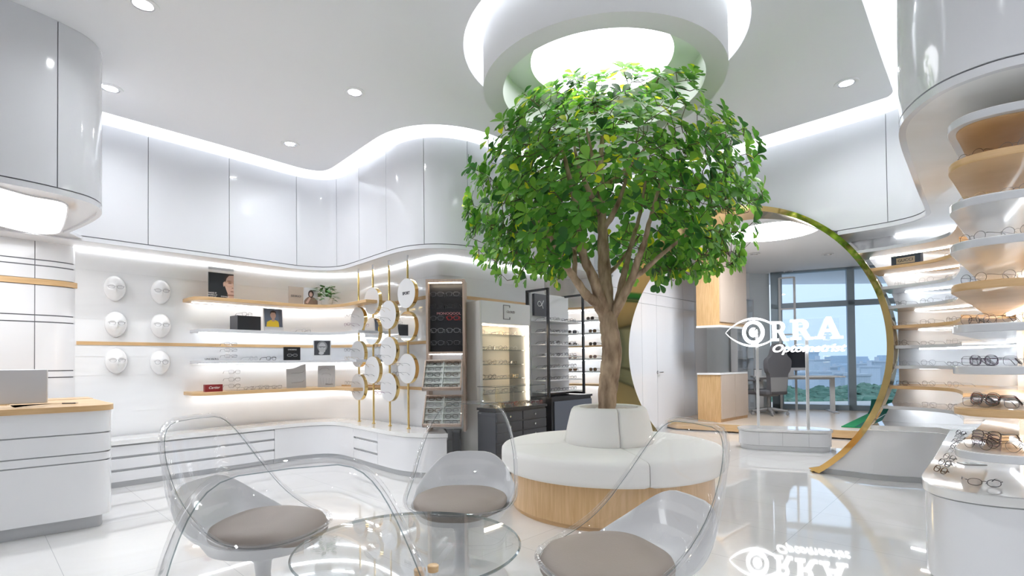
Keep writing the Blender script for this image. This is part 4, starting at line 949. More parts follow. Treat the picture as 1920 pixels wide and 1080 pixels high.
for k, z in enumerate(ZN):
    # tip pair and a right pair
    for j, x in enumerate((1826, 1912)):
        pt, s, n = hit(off(NSH,.07), x, 600, 0); pt.z = z+.0005
        glasses(['aviator','square','square','aviator','round','round','oval','round'][k], ['wire_b','wire_g','wire_b','wire_b','wire_b','wire_b','wire_o','wire_b'][k] if j == 0 else 'wire_g', pt, math.radians(-82 if j == 0 else -70), f'{"wire" } eyeglasses {"at the tip" if j == 0 else "cut by the photo edge"} of the {names[k]} rounded shelf at right', 'eyeglasses on the rounded shelves', full=True, thick=.75)
    cnt = {0:9,1:9,2:5}.get(k, 2 if k in (3,) else 0)
    for j in range(cnt):
        q = Vector((2.075,2.285,z+.0005))+U*(.045*(j+1))+Vector((.0,.0,0))
        glasses(['aviator','square','rect'][j % 3], [['wire_b','wire_g','purple','wire_g','wire_c','purple','wire_b'],['wire_g','wire_b','tort','red','tort','wire_b','wire_g'],['wire_g','wire_b','purple','purple']][min(k,2)][j % 7 if k < 2 else j % 4], q, math.radians(-84)+.02*j, f'eyeglasses in the file along the {names[k]} rounded shelf, {ORD[j]} behind the front pair', 'eyeglasses filed one behind another at right', full=False, thick=.75)
# counter top things
pt = atz(1846, 912, .5005); glasses('oval', 'wire_b', pt, math.radians(-30), 'black wire eyeglasses lying alone on the marble counter', full=True, thick=1.3, tilt=0)
pt = atz(1822, 870, .5005); t = T('counter_plate', 'small pale card with dark border lying on the marble counter', 'card', pt, math.radians(-12)); MB().box(-.055,-.035,0,.055,.035,.004).build('plate', MT['wire_c'], t); MB().box(-.052,-.032,.004,.052,.032,.0045).build('face', mat('pale_blue_card',(.6,.68,.72),.2), t); text('lettering', 'RAY', .03, MT['text'], t, (0,0,.0048), (0,0,0), .0002)
for k, (x, y) in enumerate(((1760,886),(1768,873),(1777,862),(1786,850),(1790,842),(1792,832),(1796,824),(1799,815))):
    pt = atz(x, y, .502); o2 = EW[('folded', [1,0,2,3,0,2,3,0][k])].copy(); COL.objects.link(o2); o2.location = pt; o2.rotation_euler = (-.5,0,math.radians(-106))
    tag(o2, f'folded eyeglasses in the row along the marble counter edge, {ORD[k]} from the front', 'eyeglasses', 'eyeglasses along the counter edge')
# ------------------------------------------------------------------ reception desk
RD = resample(smooth([(-5.2,1.35),(-4.3,2.2),(-3.7,2.78),(-3.2,3.24),(-2.98,3.43),(-2.86,3.54),(-2.83,3.63),(-2.90,3.74),(-3.1,3.92),(-3.5,4.3)]), .03)
c0 = Vector((-3.4,3.3,0)); rel = lambda P: [(p[0]-c0.x,p[1]-c0.y) for p in P]
t = T('reception_desk', 'curved white reception desk with double grooves and oak top at left', 'reception desk', c0)
def rb(d, z0, z1, nm, m_, th=.25):
    q = off(RD, d); MB().strip(rel(q), rel(off(RD, d+th)), z0, z1).build(nm, m_, t, bevel=.0015)
rb(.05,0,.08,'plinth',MT['plinth']); rb(0,.085,.455,'lower_panel',MT['cab']); rb(0,.463,.512,'middle_band',MT['cab']); rb(0,.52,.645,'upper_panel',MT['cab']) ; rb(0,.653,.80,'top_panel',MT['cab']); rb(.012,.08,.80,'dark_groove',MT['groove'],.2)
MB().prism(rel(off(RD,-.012)+off(RD,.50)[::-1]), .80,.838).build('oak_top', MT['wood'], t, bevel=.003)
p_ = aty(125, 755, 4.3); t = T('oak_ledge', 'short oak ledge rising behind the reception desk top', 'ledge', (p_.x,p_.y,0), math.radians(46)); MB().box(-.55,0,.0,.16,.3,.80).build('body', MT['cab'], t); MB().box(-.56,-.01,.80,.17,.31,.835).build('top_board', MT['wood'], t)
a = Vector((-3.16,3.62,.838)); t = T('monitor', 'silver back of a flat monitor on the reception desk', 'monitor', (-3.22,3.50,.8385), math.radians(30))
MB().box(-.56,-.012,.02,.06,.012,.235 if False else .25).build('housing', MT['silver'], t, bevel=.006); MB().box(-.30,.0,0,-.20,.06,.02).build('foot', MT['silver'], t); MB().box(-.55,.0125,.03,.05,.014,.24).build('screen', MT['screen'], t)
p_ = aty(127,758,3.7); t = T('desk_pen', 'small dark pen lying on the oak reception top', 'pen', (p_.x,p_.y,.843)); MB().tube([(-.04,0,0),(.05,.01,0)], .004, 8).build('barrel', MT['wire_b'], t); MB().tube([(.05,.01,0),(.066,.012,0)], [.004,.001], 8).build('tip', MT['chrome'], t)

# ------------------------------------------------------------------ round bench with tree
BC = Vector((.756, 4.078, 0))
t = T('round_bench', 'round cream upholstered bench on an oak drum base around the tree', 'bench', BC)
MB().lathe([(0,.03),(.772,.03),(.772,.295),(0,.295)], 96).build('base_drum', MT['woodv'], t, bevel=.003); MB().lathe([(0,0),(.755,0),(.755,.03),(0,.03)], 96).build('base_plinth', MT['wood'], t)
seams = [math.radians(a) for a in (188, 277, 8, 98)]
def seg(prof, a0, a1, nm, n=40):
    rings = []
    for k in range(n+1):
        f = k/n; e_ = .010 if k in (0, n) else 0; a = a0+(a1-a0)*f; ins = .012 if k in (0,n) else 0
        rings.append([((r-ins)*math.cos(a), (r-ins)*math.sin(a), z-ins*(1 if z > .3 else -1)*.5) for r, z in prof])
    return MB().rings(rings).build(nm, MT['fabric'], t, sharp=50)
P1 = [(.30,.295),(.80,.295),(.828,.30),(.842,.315),(.845,.335),(.845,.415),(.842,.44),(.828,.458),(.80,.466),(.60,.472),(.30,.472)]
P2 = [(.235,.472),(.335,.472),(.343,.485),(.341,.52),(.325,.60),(.303,.69),(.292,.725),(.275,.745),(.250,.752),(.225,.745),(.215,.72),(.22,.60)]
sm = [2*PI+s if s < 2 else s for s in seams]
for i in range(4):
    a0 = seams[i]; a1 = seams[(i+1) % 4]
    while a1 < a0: a1 += 2*PI
    seg(P1, a0+.003, a1-.003, 'seat_cushion'); seg(P2, a0-.06+.006, a1-.06-.006, 'backrest')
MB().lathe([(0,.69),(.236,.69),(.236,.70),(0,.70)], 48).build('planter_tray', MT['groove'], t)
random.seed(21); pb = MB()
for k in range(420):
    a = random.uniform(0,2*PI); r = .235*math.sqrt(random.uniform(.05,1)); s = random.uniform(.008,.017); c_ = (r*math.cos(a), r*math.sin(a), .70+s*.5+random.uniform(0,.012)); q = random.uniform(0,PI); vs = []
    for (x,y,z) in ((1,0,0),(.5,.8,0),(-.5,.8,0),(-1,0,0),(-.5,-.8,0),(.5,-.8,0),(.5,.2,.6),(-.4,.3,.6),(-.3,-.5,.6),(.4,-.4,.6)): vs.append((c_[0]+s*(x*math.cos(q)-y*math.sin(q)), c_[1]+s*(x*math.sin(q)+y*math.cos(q)), c_[2]+s*z))
    pb.add(vs, [(0,1,6),(1,2,7,6),(2,3,7),(3,4,8,7),(4,5,9,8),(5,0,6,9),(6,7,8,9)])
pb = pb.build('pebbles', MT['pebble'], None, sharp=60, loc=BC); tag(pb, 'pale round pebbles filling the planter at the foot of the tree', 'pebbles', kind='stuff')

# ------------------------------------------------------------------ tree
TB = BC+Vector((-.0,.0,0)); TO = aty(1139, 768, 4.05); TO.z = .70
t = T('indoor_tree', 'leafy green indoor tree with branching brown trunk rising from the round bench', 'tree', TO)
def P(px, py, dy=0.): return aty(px, py, 4.05+dy)-TO
def limb(pts, r0, r1, seg=12, wob=.006):
    q = smooth([tuple(p) for p in pts], 6); n = len(q); out = []
    for i, p in enumerate(q): out.append((p[0]+random.uniform(-wob,wob), p[1]+random.uniform(-wob,wob), p[2]))
    rs = [(r0+(r1-r0)*(i/(n-1)))*(1+.06*math.sin(i*1.7)) for i in range(n)]
    return out, rs
random.seed(4)
TRK = [([P(1138,772),P(1139,740),P(1143,700),P(1147,660),P(1143,620),P(1138,590)], .066, .078, .066),
 ([P(1138,600),P(1137,560,.02),P(1133,500,.04),P(1130,440,.06),P(1128,380,.06),P(1126,320,.03),P(1130,255,0)], .052,.045,.012),
 ([P(1136,600),P(1120,570,-.05),P(1098,552,-.1),P(1076,520,-.16),P(1056,492,-.22),P(1030,440,-.32),P(1000,400,-.4)], .036,.03,.009),
 ([P(1138,596),P(1126,560,-.05),P(1112,520,-.1),P(1094,480,-.12),P(1088,430,-.16),P(1078,380,-.2),P(1065,320,-.2),P(1050,270,-.15)], .038,.028,.009),
 ([P(1076,522,-.16),P(1078,490,-.1),P(1074,460,-.02),P(1050,420,.1),P(1030,380,.2)], .016,.014,.006),
 ([P(1140,600),P(1156,575,-.02),P(1166,530,0),P(1176,490,.05),P(1186,450,.12),P(1200,400,.2),P(1210,340,.25)], .028,.022,.008),
 ([P(1145,598),P(1166,560,-.08),P(1185,522,-.15),P(1195,490,-.2),P(1208,455,-.28),P(1222,400,-.35),P(1240,340,-.4)], .032,.022,.008),
 ([P(1186,522,-.15),P(1210,505,-.2),P(1238,480,-.28),P(1275,450,-.36),P(1310,420,-.42)], .018,.014,.006),
 ([P(1134,518,.03),P(1155,500,.12),P(1178,470,.25),P(1200,440,.38)], .016,.012,.005),
 ([P(1130,430,.06),P(1150,400,.0),P(1170,350,-.05),P(1180,290,-.05)], .022,.015,.006),
 ([P(1128,400,.06),P(1105,360,.05),P(1085,310,.02),P(1075,260,0)], .022,.016,.006),
 ([P(1090,470,-.12),P(1060,455,-.1),P(1030,445,-.02),P(985,430,.05)], .014,.012,.005),
 ([P(1128,360,.06),P(1120,330,-.1),P(1110,290,-.25),P(1100,240,-.35)], .02,.012,.005),
 ([P(1130,350,.06),P(1160,330,.25),P(1200,290,.4),P(1240,240,.45)], .018,.012,.005)]
mb = MB(); tips = []
for item in TRK:
    pts = item[0]; r0 = item[1]*1.3; r1 = item[-1]*1.25
    q, rs = limb(pts, r0, r1, wob=.003)
    if len(item) == 4 and item[2] > item[1]: rs = [.066+.012*math.sin(PI*i/(len(q)-1)) for i in range(len(q))]
    mb.tube(q, rs, 12); tips += [(Vector(p), r) for p, r in zip(q[len(q)//2:], rs[len(q)//2:])]
tips = [tp for tp in tips if tp[1] < .03]
trunk = mb.build('trunk', MT['bark'], t, sharp=80)
CC = Vector((aty(1138,0,4.05).x, 4.05, 0))-Vector((TO.x, TO.y, 0))
tw = MB(); cent = []
def inside(p, m=1.0):
    # crown outline as seen, given as half width at each height
    z = p.z+TO.z
    prof = [(1.74,.5),(1.82,.95),(1.95,1.08),(2.2,1.12),(2.45,1.12),(2.7,1.10),(2.78,.97),(2.9,.85),(3.05,.80),(3.15,.72),(3.26,.45)]
    if z < prof[0][0] or z > prof[-1][0]: return False
    for (z0,w0),(z1,w1) in zip(prof, prof[1:]):
        if z0 <= z <= z1: w_ = w0+(w1-w0)*(z-z0)/(z1-z0); break
    if z < 2.1 and abs(p.x-CC.x) < .42-(z-1.76)*.9: return False
    d = math.hypot((p.x-CC.x), (p.y-CC.y)*1.12)
    if z > 2.98 and math.hypot(p.x+TO.x-RC.x, p.y+TO.y-RC.y) > .66: return False
    return d < w_*m
random.seed(9); tries = 0
while len(cent) < 960 and tries < 60000:
    tries += 1
    p = Vector((CC.x+random.uniform(-1.15,1.15), CC.y+random.uniform(-1.0,1.0), random.uniform(1.74,3.26)-TO.z))
    if not inside(p): continue
    rr = Vector((p.x-CC.x, p.y-CC.y, (p.z+TO.z-2.35)*1.2)).length
    if rr < .45 and random.random() < .75: continue
    if random.random() > .35+.75*rr: continue
    if p.y < CC.y-.1 and abs(p.x-CC.x) < .38 and p.z+TO.z < 2.7 and random.random() < .6: continue
    cent.append(p)
lv = MB(); lcol = []
def leaf(o, d, up, L_, W_, c_):
    s = d.cross(up).normalized(); n = s.cross(d).normalized(); pts = []
    prof = [(0,.05),(.25,.45),(.5,.85),(.72,1.0),(.9,.7),(1.0,.12)]
    base = len(lv.v)
    vs = []
    for f, w_ in prof:
        m_ = o+d*(L_*f)-n*(L_*.16*f*f); vs += [m_-s*(W_*w_)+n*(W_*.18*w_), m_, m_+s*(W_*w_)+n*(W_*.18*w_)]
    fs = []
    for i in range(len(prof)-1):
        a = 3*i; fs += [(a,a+1,a+4,a+3),(a+1,a+2,a+5,a+4)]
    lv.add(vs, fs); lcol.extend([c_]*len(vs))
nodes = [q[0] for q in tips]
cent.sort(key=lambda p: min((q-p).length for q in nodes[:len(tips)]))
for p in cent:
    near = min(nodes, key=lambda q: (q-p).length+.25*abs((q-CC).length-(p-CC).length)*(1 if (q-CC).length > (p-CC).length else 0)); nodes.append(p)
    out = (p-Vector((CC.x,CC.y,1.55))).normalized(); out.z = out.z*.6+.25; out.normalize()
    vecn = p-near
    if vecn.length > .05:
        m1 = near.lerp(p, .5)+Vector((random.uniform(-.04,.04), random.uniform(-.04,.04), -.03)); tw.tube([near, m1, p], [.0036,.003,.0022], 4, caps=False)
    hgt = (p.z+TO.z-1.76)/1.5; nl = random.randint(5, 8); a0 = random.uniform(0, 2*PI)
    e1 = out.orthogonal().normalized(); e2 = out.cross(e1)
    base = random.random()
    for k in range(nl):
        a = a0+2*PI*k/nl+random.uniform(-.3,.3); d = (out*random.uniform(.15,.8)+(e1*math.cos(a)+e2*math.sin(a))).normalized()
        d = (d+Vector((0,0,-.12))).normalized(); L_ = random.uniform(.058,.095); g = random.random()
        q = .55*base+.45*g
        if random.random() < .04+.10*max(0,hgt-.55): c_ = (.62,.66,.03)  # yellow leaves likelier high up, light shining through put into leaf colour
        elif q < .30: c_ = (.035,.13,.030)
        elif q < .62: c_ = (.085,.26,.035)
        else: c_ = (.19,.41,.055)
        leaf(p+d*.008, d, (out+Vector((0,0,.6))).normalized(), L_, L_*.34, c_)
MT['leaf'] = bpy.data.materials.new('tree_leaf'); m = MT['leaf']; m.use_nodes = True; nt_ = m.node_tree; pr = nt_.nodes['Principled BSDF']
at_ = nt_.nodes.new('ShaderNodeAttribute'); at_.attribute_name = 'leafcol'; nt_.links.new(at_.outputs[0], pr.inputs['Base Color']); pr.inputs['Roughness'].default_value = .38; pr.inputs['Specular IOR Level'].default_value = .4
tl = nt_.nodes.new('ShaderNodeBsdfTranslucent'); hs = nt_.nodes.new('ShaderNodeHueSaturation'); hs.inputs['Value'].default_value = 1.7; hs.inputs['Hue'].default_value = .49; nt_.links.new(at_.outputs[0], hs.inputs['Color']); nt_.links.new(hs.outputs[0], tl.inputs[0])
ms = nt_.nodes.new('ShaderNodeMixShader'); ms.inputs[0].default_value = .38; nt_.links.new(pr.outputs[0], ms.inputs[1]); nt_.links.new(tl.outputs[0], ms.inputs[2]); nt_.links.new(ms.outputs[0], nt_.nodes['Material Output'].inputs[0])
me = bpy.data.meshes.new('foliage'); me.from_pydata(lv.v, [], lv.f); me.materials.append(m); ca = me.color_attributes.new('leafcol', 'FLOAT_COLOR', 'POINT')
ca.data.foreach_set('color', [x for c_ in lcol for x in (*c_, 1)]); me.polygons.foreach_set('use_smooth', [True]*len(me.polygons)); me.update()
fo = bpy.data.objects.new('foliage', me); COL.objects.link(fo); fo.parent = t
tw.build('twigs', mat('twig', (.10,.07,.045), .8), t)

# ------------------------------------------------------------------ clear shell chairs
def smf(x): x = max(0, min(1, x)); return x*x*(3-2*x)
def rimpt(a):
    """a=0 at the front edge, pi at the back"""
    c, s = math.cos(a), math.sin(a); x = .285*math.copysign(abs(s)**(.85 if c > 0 else .85-.46*smf(-c*2)), s); y = -.27*c if c > 0 else .36*abs(c)**.9
    h = .395+.475*max(0, (y+.20)/.56)**2.4
    nar = 1-.04*max(0, (h-.6)/.3); return Vector((x*nar, y, h))
def basept(a):
    c, s = math.cos(a), math.sin(a); x = .235*math.copysign(abs(s)**.8, s); y = -.255*c if c > 0 else -.215*c
    return Vector((x, y, .372))
def shellpt(a, f, o_=0.):
    b, r = basept(a), rimpt(a)
    if f <= 1:
        g = max(0, f); p = b.lerp(r, g); out = Vector((b.x, b.y, 0)).normalized()
        p += out*(.035*math.sin(PI*g)*smf((r.z-.42)/.2)); p.z = b.z+(r.z-b.z)*(g**1.25); p += out*o_; return p
def chair_build(label, loc, rz):
    t = T('shell_chair', label, 'chair', loc, rz); n = 64; A = [2*PI*k/n for k in range(n)]
    sh = MB(); rings = []
    for f in (0,.12,.25,.4,.55,.7,.85,1.0): rings.append([tuple(shellpt(a, f)) for a in A])
    sh.rings([[tuple(Vector((p[0]*.9,p[1]*.9,p[2]-.004))) for p in rings[0]]]+rings, closed_ends=False)
    sh.build('clear_shell', MT['acrylic'], t, sharp=80, solid=.010)
    rp_ = [rimpt(a) for a in A]; MB().tube([tuple(p) for p in rp_], .010, 10, closed=True).build('clear_rim', MT['rim'], t); MB().tube([tuple(Vector((p.x*.965,p.y*.965,p.z-.008))) for p in rp_], .0016, 6, closed=True).build('rim_edge_line', MT['gedge'], t)
    # white bucket: outer skin from the stem up to a scooped edge
    wb = MB(); rg = [[(.032*math.sin(a), -.032*math.cos(a), .20) for a in A],[(.036*math.sin(a), -.036*math.cos(a), .245) for a in A],[(.075*math.sin(a), -.075*math.cos(a), .275) for a in A],[(.15*math.sin(a), -.155*math.cos(a), .30) for a in A]]
    rg.append([tuple(basept(a)*.93+Vector((0,0,-.012+.026))-Vector((0,0,.035))) for a in A])
    def wl(a): return .10+.42*smf((a if a <= PI else 2*PI-a)/PI*1.25-.25)
    for f in (.05,.35,.7,1.0): rg.append([tuple(shellpt(a, wl(a)*f, .008)) for a in A])
    for f in (1.0,.6,.2): rg.append([tuple(shellpt(a, wl(a)*f, -.004)) for a in A])
    rg.append([tuple(Vector((basept(a).x*.8, basept(a).y*.8, .368))) for a in A]); rg.append([(.01*math.sin(a), -.01*math.cos(a), .362) for a in A])
    wb.rings(rg, closed_ends=True).build('white_seat_bucket', MT['tubw'], t, sharp=60)
    MB().lathe([(0,0),(.23,0),(.235,.006),(.22,.012),(.12,.022),(.055,.05),(.034,.11),(.031,.20),(.033,.24),(0,.24)], 48).build('pedestal_foot', MT['tubw'], t, sharp=50)
    cu = MB(); rg = []
    for z, k in ((.374,.80),(.374,.93),(.385,.99),(.402,1.0),(.418,.965),(.430,.86),(.436,.6),(.438,.25)):
        R__ = []
        for a in A:
            c, s = math.cos(a), math.sin(a); x = .238*math.copysign(abs(s)**.72, s)*k; y = (-.265*c if c > 0 else -.17*c)*k
            dz = -.028*smf((-y-.14)/.14)+.010*smf((y-.05)/.15); R__.append((x, y, z+dz))
        rg.append(R__)
    cu.rings(rg).build('seat_pad', MT['taupe'], t, sharp=70)
    return t
rzf = lambda d: math.atan2(d[0], -d[1])
c1 = chair_build('clear shell chair with taupe pad facing the viewer, between table and bench', (-.27, 2.68, 0), rzf((-.07, -1)))
dup(c1, (-1.10, 2.28, 0), rzf((1, -.22)), 'clear shell chair with taupe pad on the left, seen from its side')
dup(c1, (.36, 1.86, 0), rzf((-1, -.36)), 'clear shell chair with taupe pad on the right, turned to the table')
dup(c1, (-.325, .90, 0), rzf((.54, -.84)), 'nearest clear shell chair whose big rim crosses the lower left foreground')
# ------------------------------------------------------------------ glass table
TC = Vector((-.378, 1.885, 0)); t = T('glass_table', 'low round clear glass table in the middle of the four shell chairs', 'table', TC)
MB().lathe([(0,.438),(.398,.438),(.402,.444),(.398,.450),(0,.450)], 96).build('glass_top', MT['glass'], t); MB().lathe([(.399,.438),(.404,.444),(.399,.450),(.396,.444),(.399,.438)], 96).build('glass_edge', MT['gedge'], t)
MB().lathe([(.16,.437),(.10,.36),(.055,.20),(.09,.06),(.22,.008),(.225,0),(.20,.0),(.08,.05),(.045,.20),(.09,.36),(.15,.437)], 64).build('clear_pedestal', MT['acrylic'], t)
for k, (x, y) in enumerate(((787,1073),(812,1066))):
    q = atz(x, y, .50); t = T('wood_capped_jar', f'small clear jar with round wooden cap on the glass table, {"left" if k == 0 else "right"} one', 'jar', (q.x,q.y,.4505)); MB().lathe([(0,0),(.016,0),(.017,.035),(.013,.042),(0,.042)], 24).build('glass_body', MT['glass'], t); MB().lathe([(0,.042),(.016,.042),(.017,.058),(.015,.06),(0,.06)], 24).build('wooden_cap', MT['wood'], t)
# ------------------------------------------------------------------ optometrist room beyond the ring
IC = 2.85; PZ = .127
mb = MB(); mb.prism([tuple(pp(-2.2,0,.42).xy),tuple(pp(1.8,0,.42).xy),(5.2,5.2),(10,6),(10,12),(-1,12),(.3,7.6)], IC, IC+.05)
# platform, step and its plank floor
SD = Vector((.851,-.525,0)); s0 = Vector((2.62,8.29,0)); s1 = s0+SD*4.6
struct('ceiling', mb, MT['ceil'])
poly = [tuple(s0.xy),tuple(s1.xy),(10,7),(10,12),(1.5,12)]
mb = MB(); mb.prism(poly, .02, PZ-.004); struct('trim_7', mb, MT['wood'])
mb = MB(); mb.prism(poly, PZ-.004, PZ); struct('floor', mb, MT['planks'])
# white wall with flush doors
wA = Vector((1.50,7.42,0)); wB = Vector((3.45,9.475,0)); Wd = (wB-wA).normalized(); Wn = Vector((-Wd.y, Wd.x, 0)); Lw = (wB-wA).length
t = T('wall_cupboards', 'tall glossy white cupboard wall with flush doors and small handles behind the ring', 'cupboards', wA, math.atan2(Wd.y, Wd.x))
def ux(px): # distance along this wall seen at a photo column
    k = (px-960)/970; return (k*wA.y-wA.x)/(Wd.x-k*Wd.y)
cuts = [-.2, ux(1204), ux(1232), ux(1282), ux(1303), Lw+.3]
for a, b_ in zip(cuts, cuts[1:]):
    for z0, z1 in ((.05,1.99),(1.996,2.16),(2.166,IC)): MB().box(a+.003, 0, z0, b_-.003, .02, z1).build('door_panel', MT['gloss'], t)
MB().box(-.2,.012,.0,Lw+.3,.03,IC).build('dark_back', MT['groove'], t)
def lever(x, y, zz_=None):
    u = ux(x); d = (wA+Wd*u); z = CAMH+(676-y)/970*d.y
    h = MB().tube([(u,0,z),(u,-.05,z)], .012, 12).build('door_handle', MT['chrome'], t); MB().tube([(u-.005,-.05,z),(u+.10,-.05,z)], .009, 10).build('lever', MT['chrome'], h); MB().lathe([(0,0),(.025,0),(.025,.006),(0,.006)],20).build('rose', MT['chrome'], h).matrix_local = Matrix.Translation((u,0,z))@Matrix.Rotation(PI/2,4,'X')
lever(1232, 697)
# oak cupboards standing on the platform
e0 = Vector((2.975,8.32,0)); e1 = Vector((3.27,8.14,0)); e2 = Vector((3.99,8.80,0)); e3 = e0+(e2-e1)
def cupb(z0, z1, label, curved=False, white_top=True):
    t = T('oak_cupboard', label, 'cupboard', (e1.x, e1.y, z0)); R = lambda p: (p[0]-e1.x, p[1]-e1.y)
    MB().prism([R(e0),R(e1),R(e1.lerp(e2,.5)),R(e2),R(e3)], 0, z1-z0).build('body', MT['woodv'], t, bevel=.002)
    d = (e2-e1); n = Vector((d.y,-d.x,0)).normalized()
    for f0, f1 in ((.01,.495),(.505,.99)):
        a = e1+d*f0-e1; MB().obox(a+ZZ*.05+n*.001, d*(f1-f0), n*.018, ZZ*(z1-z0-.055)).build('door', mat('pale_oak_door',(.56,.46,.38),.3,coat=.3) if 'pale_oak_door' not in bpy.data.materials else bpy.data.materials['pale_oak_door'], t)
    return t
t = cupb(PZ, .875, 'low oak cupboard with white top on the wooden platform'); MB().prism([(e0.x-e1.x-.01,e0.y-e1.y-.01),(0,-.02),(e2.x-e1.x+.01,e2.y-e1.y-.01),(e3.x-e1.x,e3.y-e1.y)], .875-PZ, .905-PZ).build('white_top', MT['slab'], t)
t = cupb(1.66, 2.83, 'tall hanging oak cupboard above the white shelf in the room'); MB().prism([(e0.x-e1.x-.01,e0.y-e1.y-.01),(0,-.02),(e2.x-e1.x+.01,e2.y-e1.y-.01),(e3.x-e1.x,e3.y-e1.y)], -.035, -.001).build('white_underside', MT['slab'], t)
# wall beyond cupboards up to the windows
W0 = Vector((5.22,10.40,0)); WDI = Vector((.908,-.419,0)); WNO = Vector((.419,.908,0))
mb = MB(); p = [(3.2,9.5),(4.1,9.9),(4.75,10.42),(W0.x,W0.y+.05)]; mb.strip(p, off(p,.06), 0, IC); struct('wall_back', mb, mat('cool_grey_gloss_wall',(.72,.77,.81),.08,coat=.6))
t = T('room_door', 'pale grey door with chrome lever at the end of the optometrist room', 'door', (4.2,9.93,PZ), math.atan2(.52,.65)); MB().box(.05,-.03,0,.55,-.004,2.0).build('leaf', MT['grey_gloss'], t); h = MB().tube([(.48,-.03,.83),(.48,-.08,.83)], .012, 10).build('handle', MT['chrome'], t); MB().tube([(.48,-.08,.83),(.38,-.08,.83)], .009, 10).build('lever', MT['chrome'], h)
# partition cabinet with curtain-like glass
t = T('glass_cabinet', 'pale glass fronted cabinet beside the window', 'cabinet', (4.25,9.75,PZ), math.atan2(.52,.65)); 
for k in range(4): MB().box(0,0,.5*k+.9*0,.62,.12,.5*k+.02).build('shelf_board', MT['slab'], t)
MB().box(0,-.006,0,.62,0,2.15).build('glass_front', MT['glass'], t); MB().box(-.02,-.01,0,.0,.12,2.17).build('side_panel', MT['gloss'], t); MB().box(.62,-.01,0,.64,.12,2.17).build('side_panel', MT['gloss'], t); MB().box(-.02,-.01,2.15,.64,.12,2.17).build('top_panel', MT['gloss'], t)
# window wall
def wu(px, y=640):
    k = (px-960)/970; return (k*W0.y-W0.x)/(WDI.x-k*WDI.y)
fr = MB()
def wb_(u0, u1, z0, z1, d0=-.06, d1=.08): fr.obox(W0+WDI*u0+WNO*d0+ZZ*z0, WDI*(u1-u0), WNO*(d1-d0), ZZ*(z1-z0))
um = wu(1596); 
wb_(0,5.2,PZ,PZ+.10); wb_(0,5.2,IC-.04,IC); 
for u0, u1 in ((0,.16),(wu(1466)-.06,wu(1466)+.02),(um-.055,um+.065),(um+1.7,um+1.85),(um+3.2,um+3.35)): wb_(u0,u1,PZ,IC)
zt_ = 2.17; wb_(0,5.2,zt_-.05,zt_+.05)
struct('window_1', fr, MT['alu'])
gl = MB(); gl.obox(W0+WDI*0+WNO*.01+ZZ*PZ, WDI*5.2, WNO*.008, ZZ*(IC-PZ)); struct('window_1', gl, MT['window'])
mb = MB(); mb.obox(W0+WNO*.0+ZZ*(IC-.01), WDI*5.5, WNO*.3, ZZ*.8); struct('wall_back', mb, MT['cove'])
q = W0+WDI*5.2; mb = MB(); mb.prism([(q.x,q.y),(10.1,q.y-.3),(10.1,q.y-.2),(q.x,q.y+.15)], 0, LID); struct('wall_right', mb, MT['cove'])
mb = MB(); mb.prism([(-7,7.0),(.5,7.9),(3.3,9.75),(5.2,10.6),(5.2,10.7),(3.2,9.95),(.4,8.1),(-7,7.2)], 0, LID); struct('wall_back', mb, MT['cove'])
# inner lights
a = Vector((3.55,6.98,IC-.002)); t = T('ceiling_disc_light', 'large round glowing ceiling light inside the optometrist room', 'ceiling light', a)
MB().lathe([(0,-.01),(.56,-.01),(.56,-.001),(0,-.001)], 64).build('diffuser', MT['room_disc'], t); MB().lathe([(.56,-.02),(.60,-.02),(.62,-.001),(.56,-.001),(.56,-.02)], 64).build('rim', MT['drum'], t)
for (x, y), nm in zip(((1414,475.5),(1552,476),(1478,508)), ('nearest the cupboards','nearest the gold ring','furthest back by the window')):
    p = atz(x, y, IC); p.z = IC-.008; downlight(p, f'small downlight in the optometrist room ceiling, {nm}', watts=22)
# lit sign on oval pedestal
PCN = Vector((3.37,6.45,0)); SU = Vector((.94,-.342,0)); sr = math.atan2(SU.y, SU.x)
t = T('oval_pedestal', 'low white oval pedestal with four doors in front of the platform', 'pedestal', PCN, sr)
def stad(hl, r, n=16): return [(hl-r+r*math.cos(a), r*math.sin(a)) for a in [-PI/2+PI*k/n for k in range(n+1)]]+[(-hl+r+r*math.cos(a), r*math.sin(a)) for a in [PI/2+PI*k/n for k in range(n+1)]]
MB().prism(stad(.50,.19), .0,.05).build('plinth', MT['cab'], t); MB().prism(stad(.515,.205), .055,.215).build('body', MT['cab'], t); MB().prism(stad(.53,.22), .222,.25).build('top', MT['slab'], t, bevel=.003)
for u in (-.30,-.04,.24): MB().box(u-.002,-.2062,.06,u+.002,-.2045,.213).build('door_joint', MT['groove'], t)
t = T('lit_sign', 'glowing white eye emblem and ORRA Optometrist letters on two white posts', 'sign', PCN+ZZ*.2505, sr); zb = .2505
for u in (-.284,.27): MB().box(u-.016,-.016,0,u+.016,.016,1.42-zb if u < 0 else 1.36-zb).build('post', MT['paper'], t)
MB().box(-.60,.020,1.24-zb,.62,.026,1.60-zb).build('glass_back', MT['glass'], t)
def su(px): k = (px-960)/970; return (k*PCN.y-PCN.x)/(SU.x-k*SU.y)
def emit_(polys, nm):
    mb = MB()
    for p in polys: mb.plate(p, (0,-.03,-zb), (1,0,0), (0,0,1), (0,.035,0))
    return mb.build(nm, MT['sign'], t)
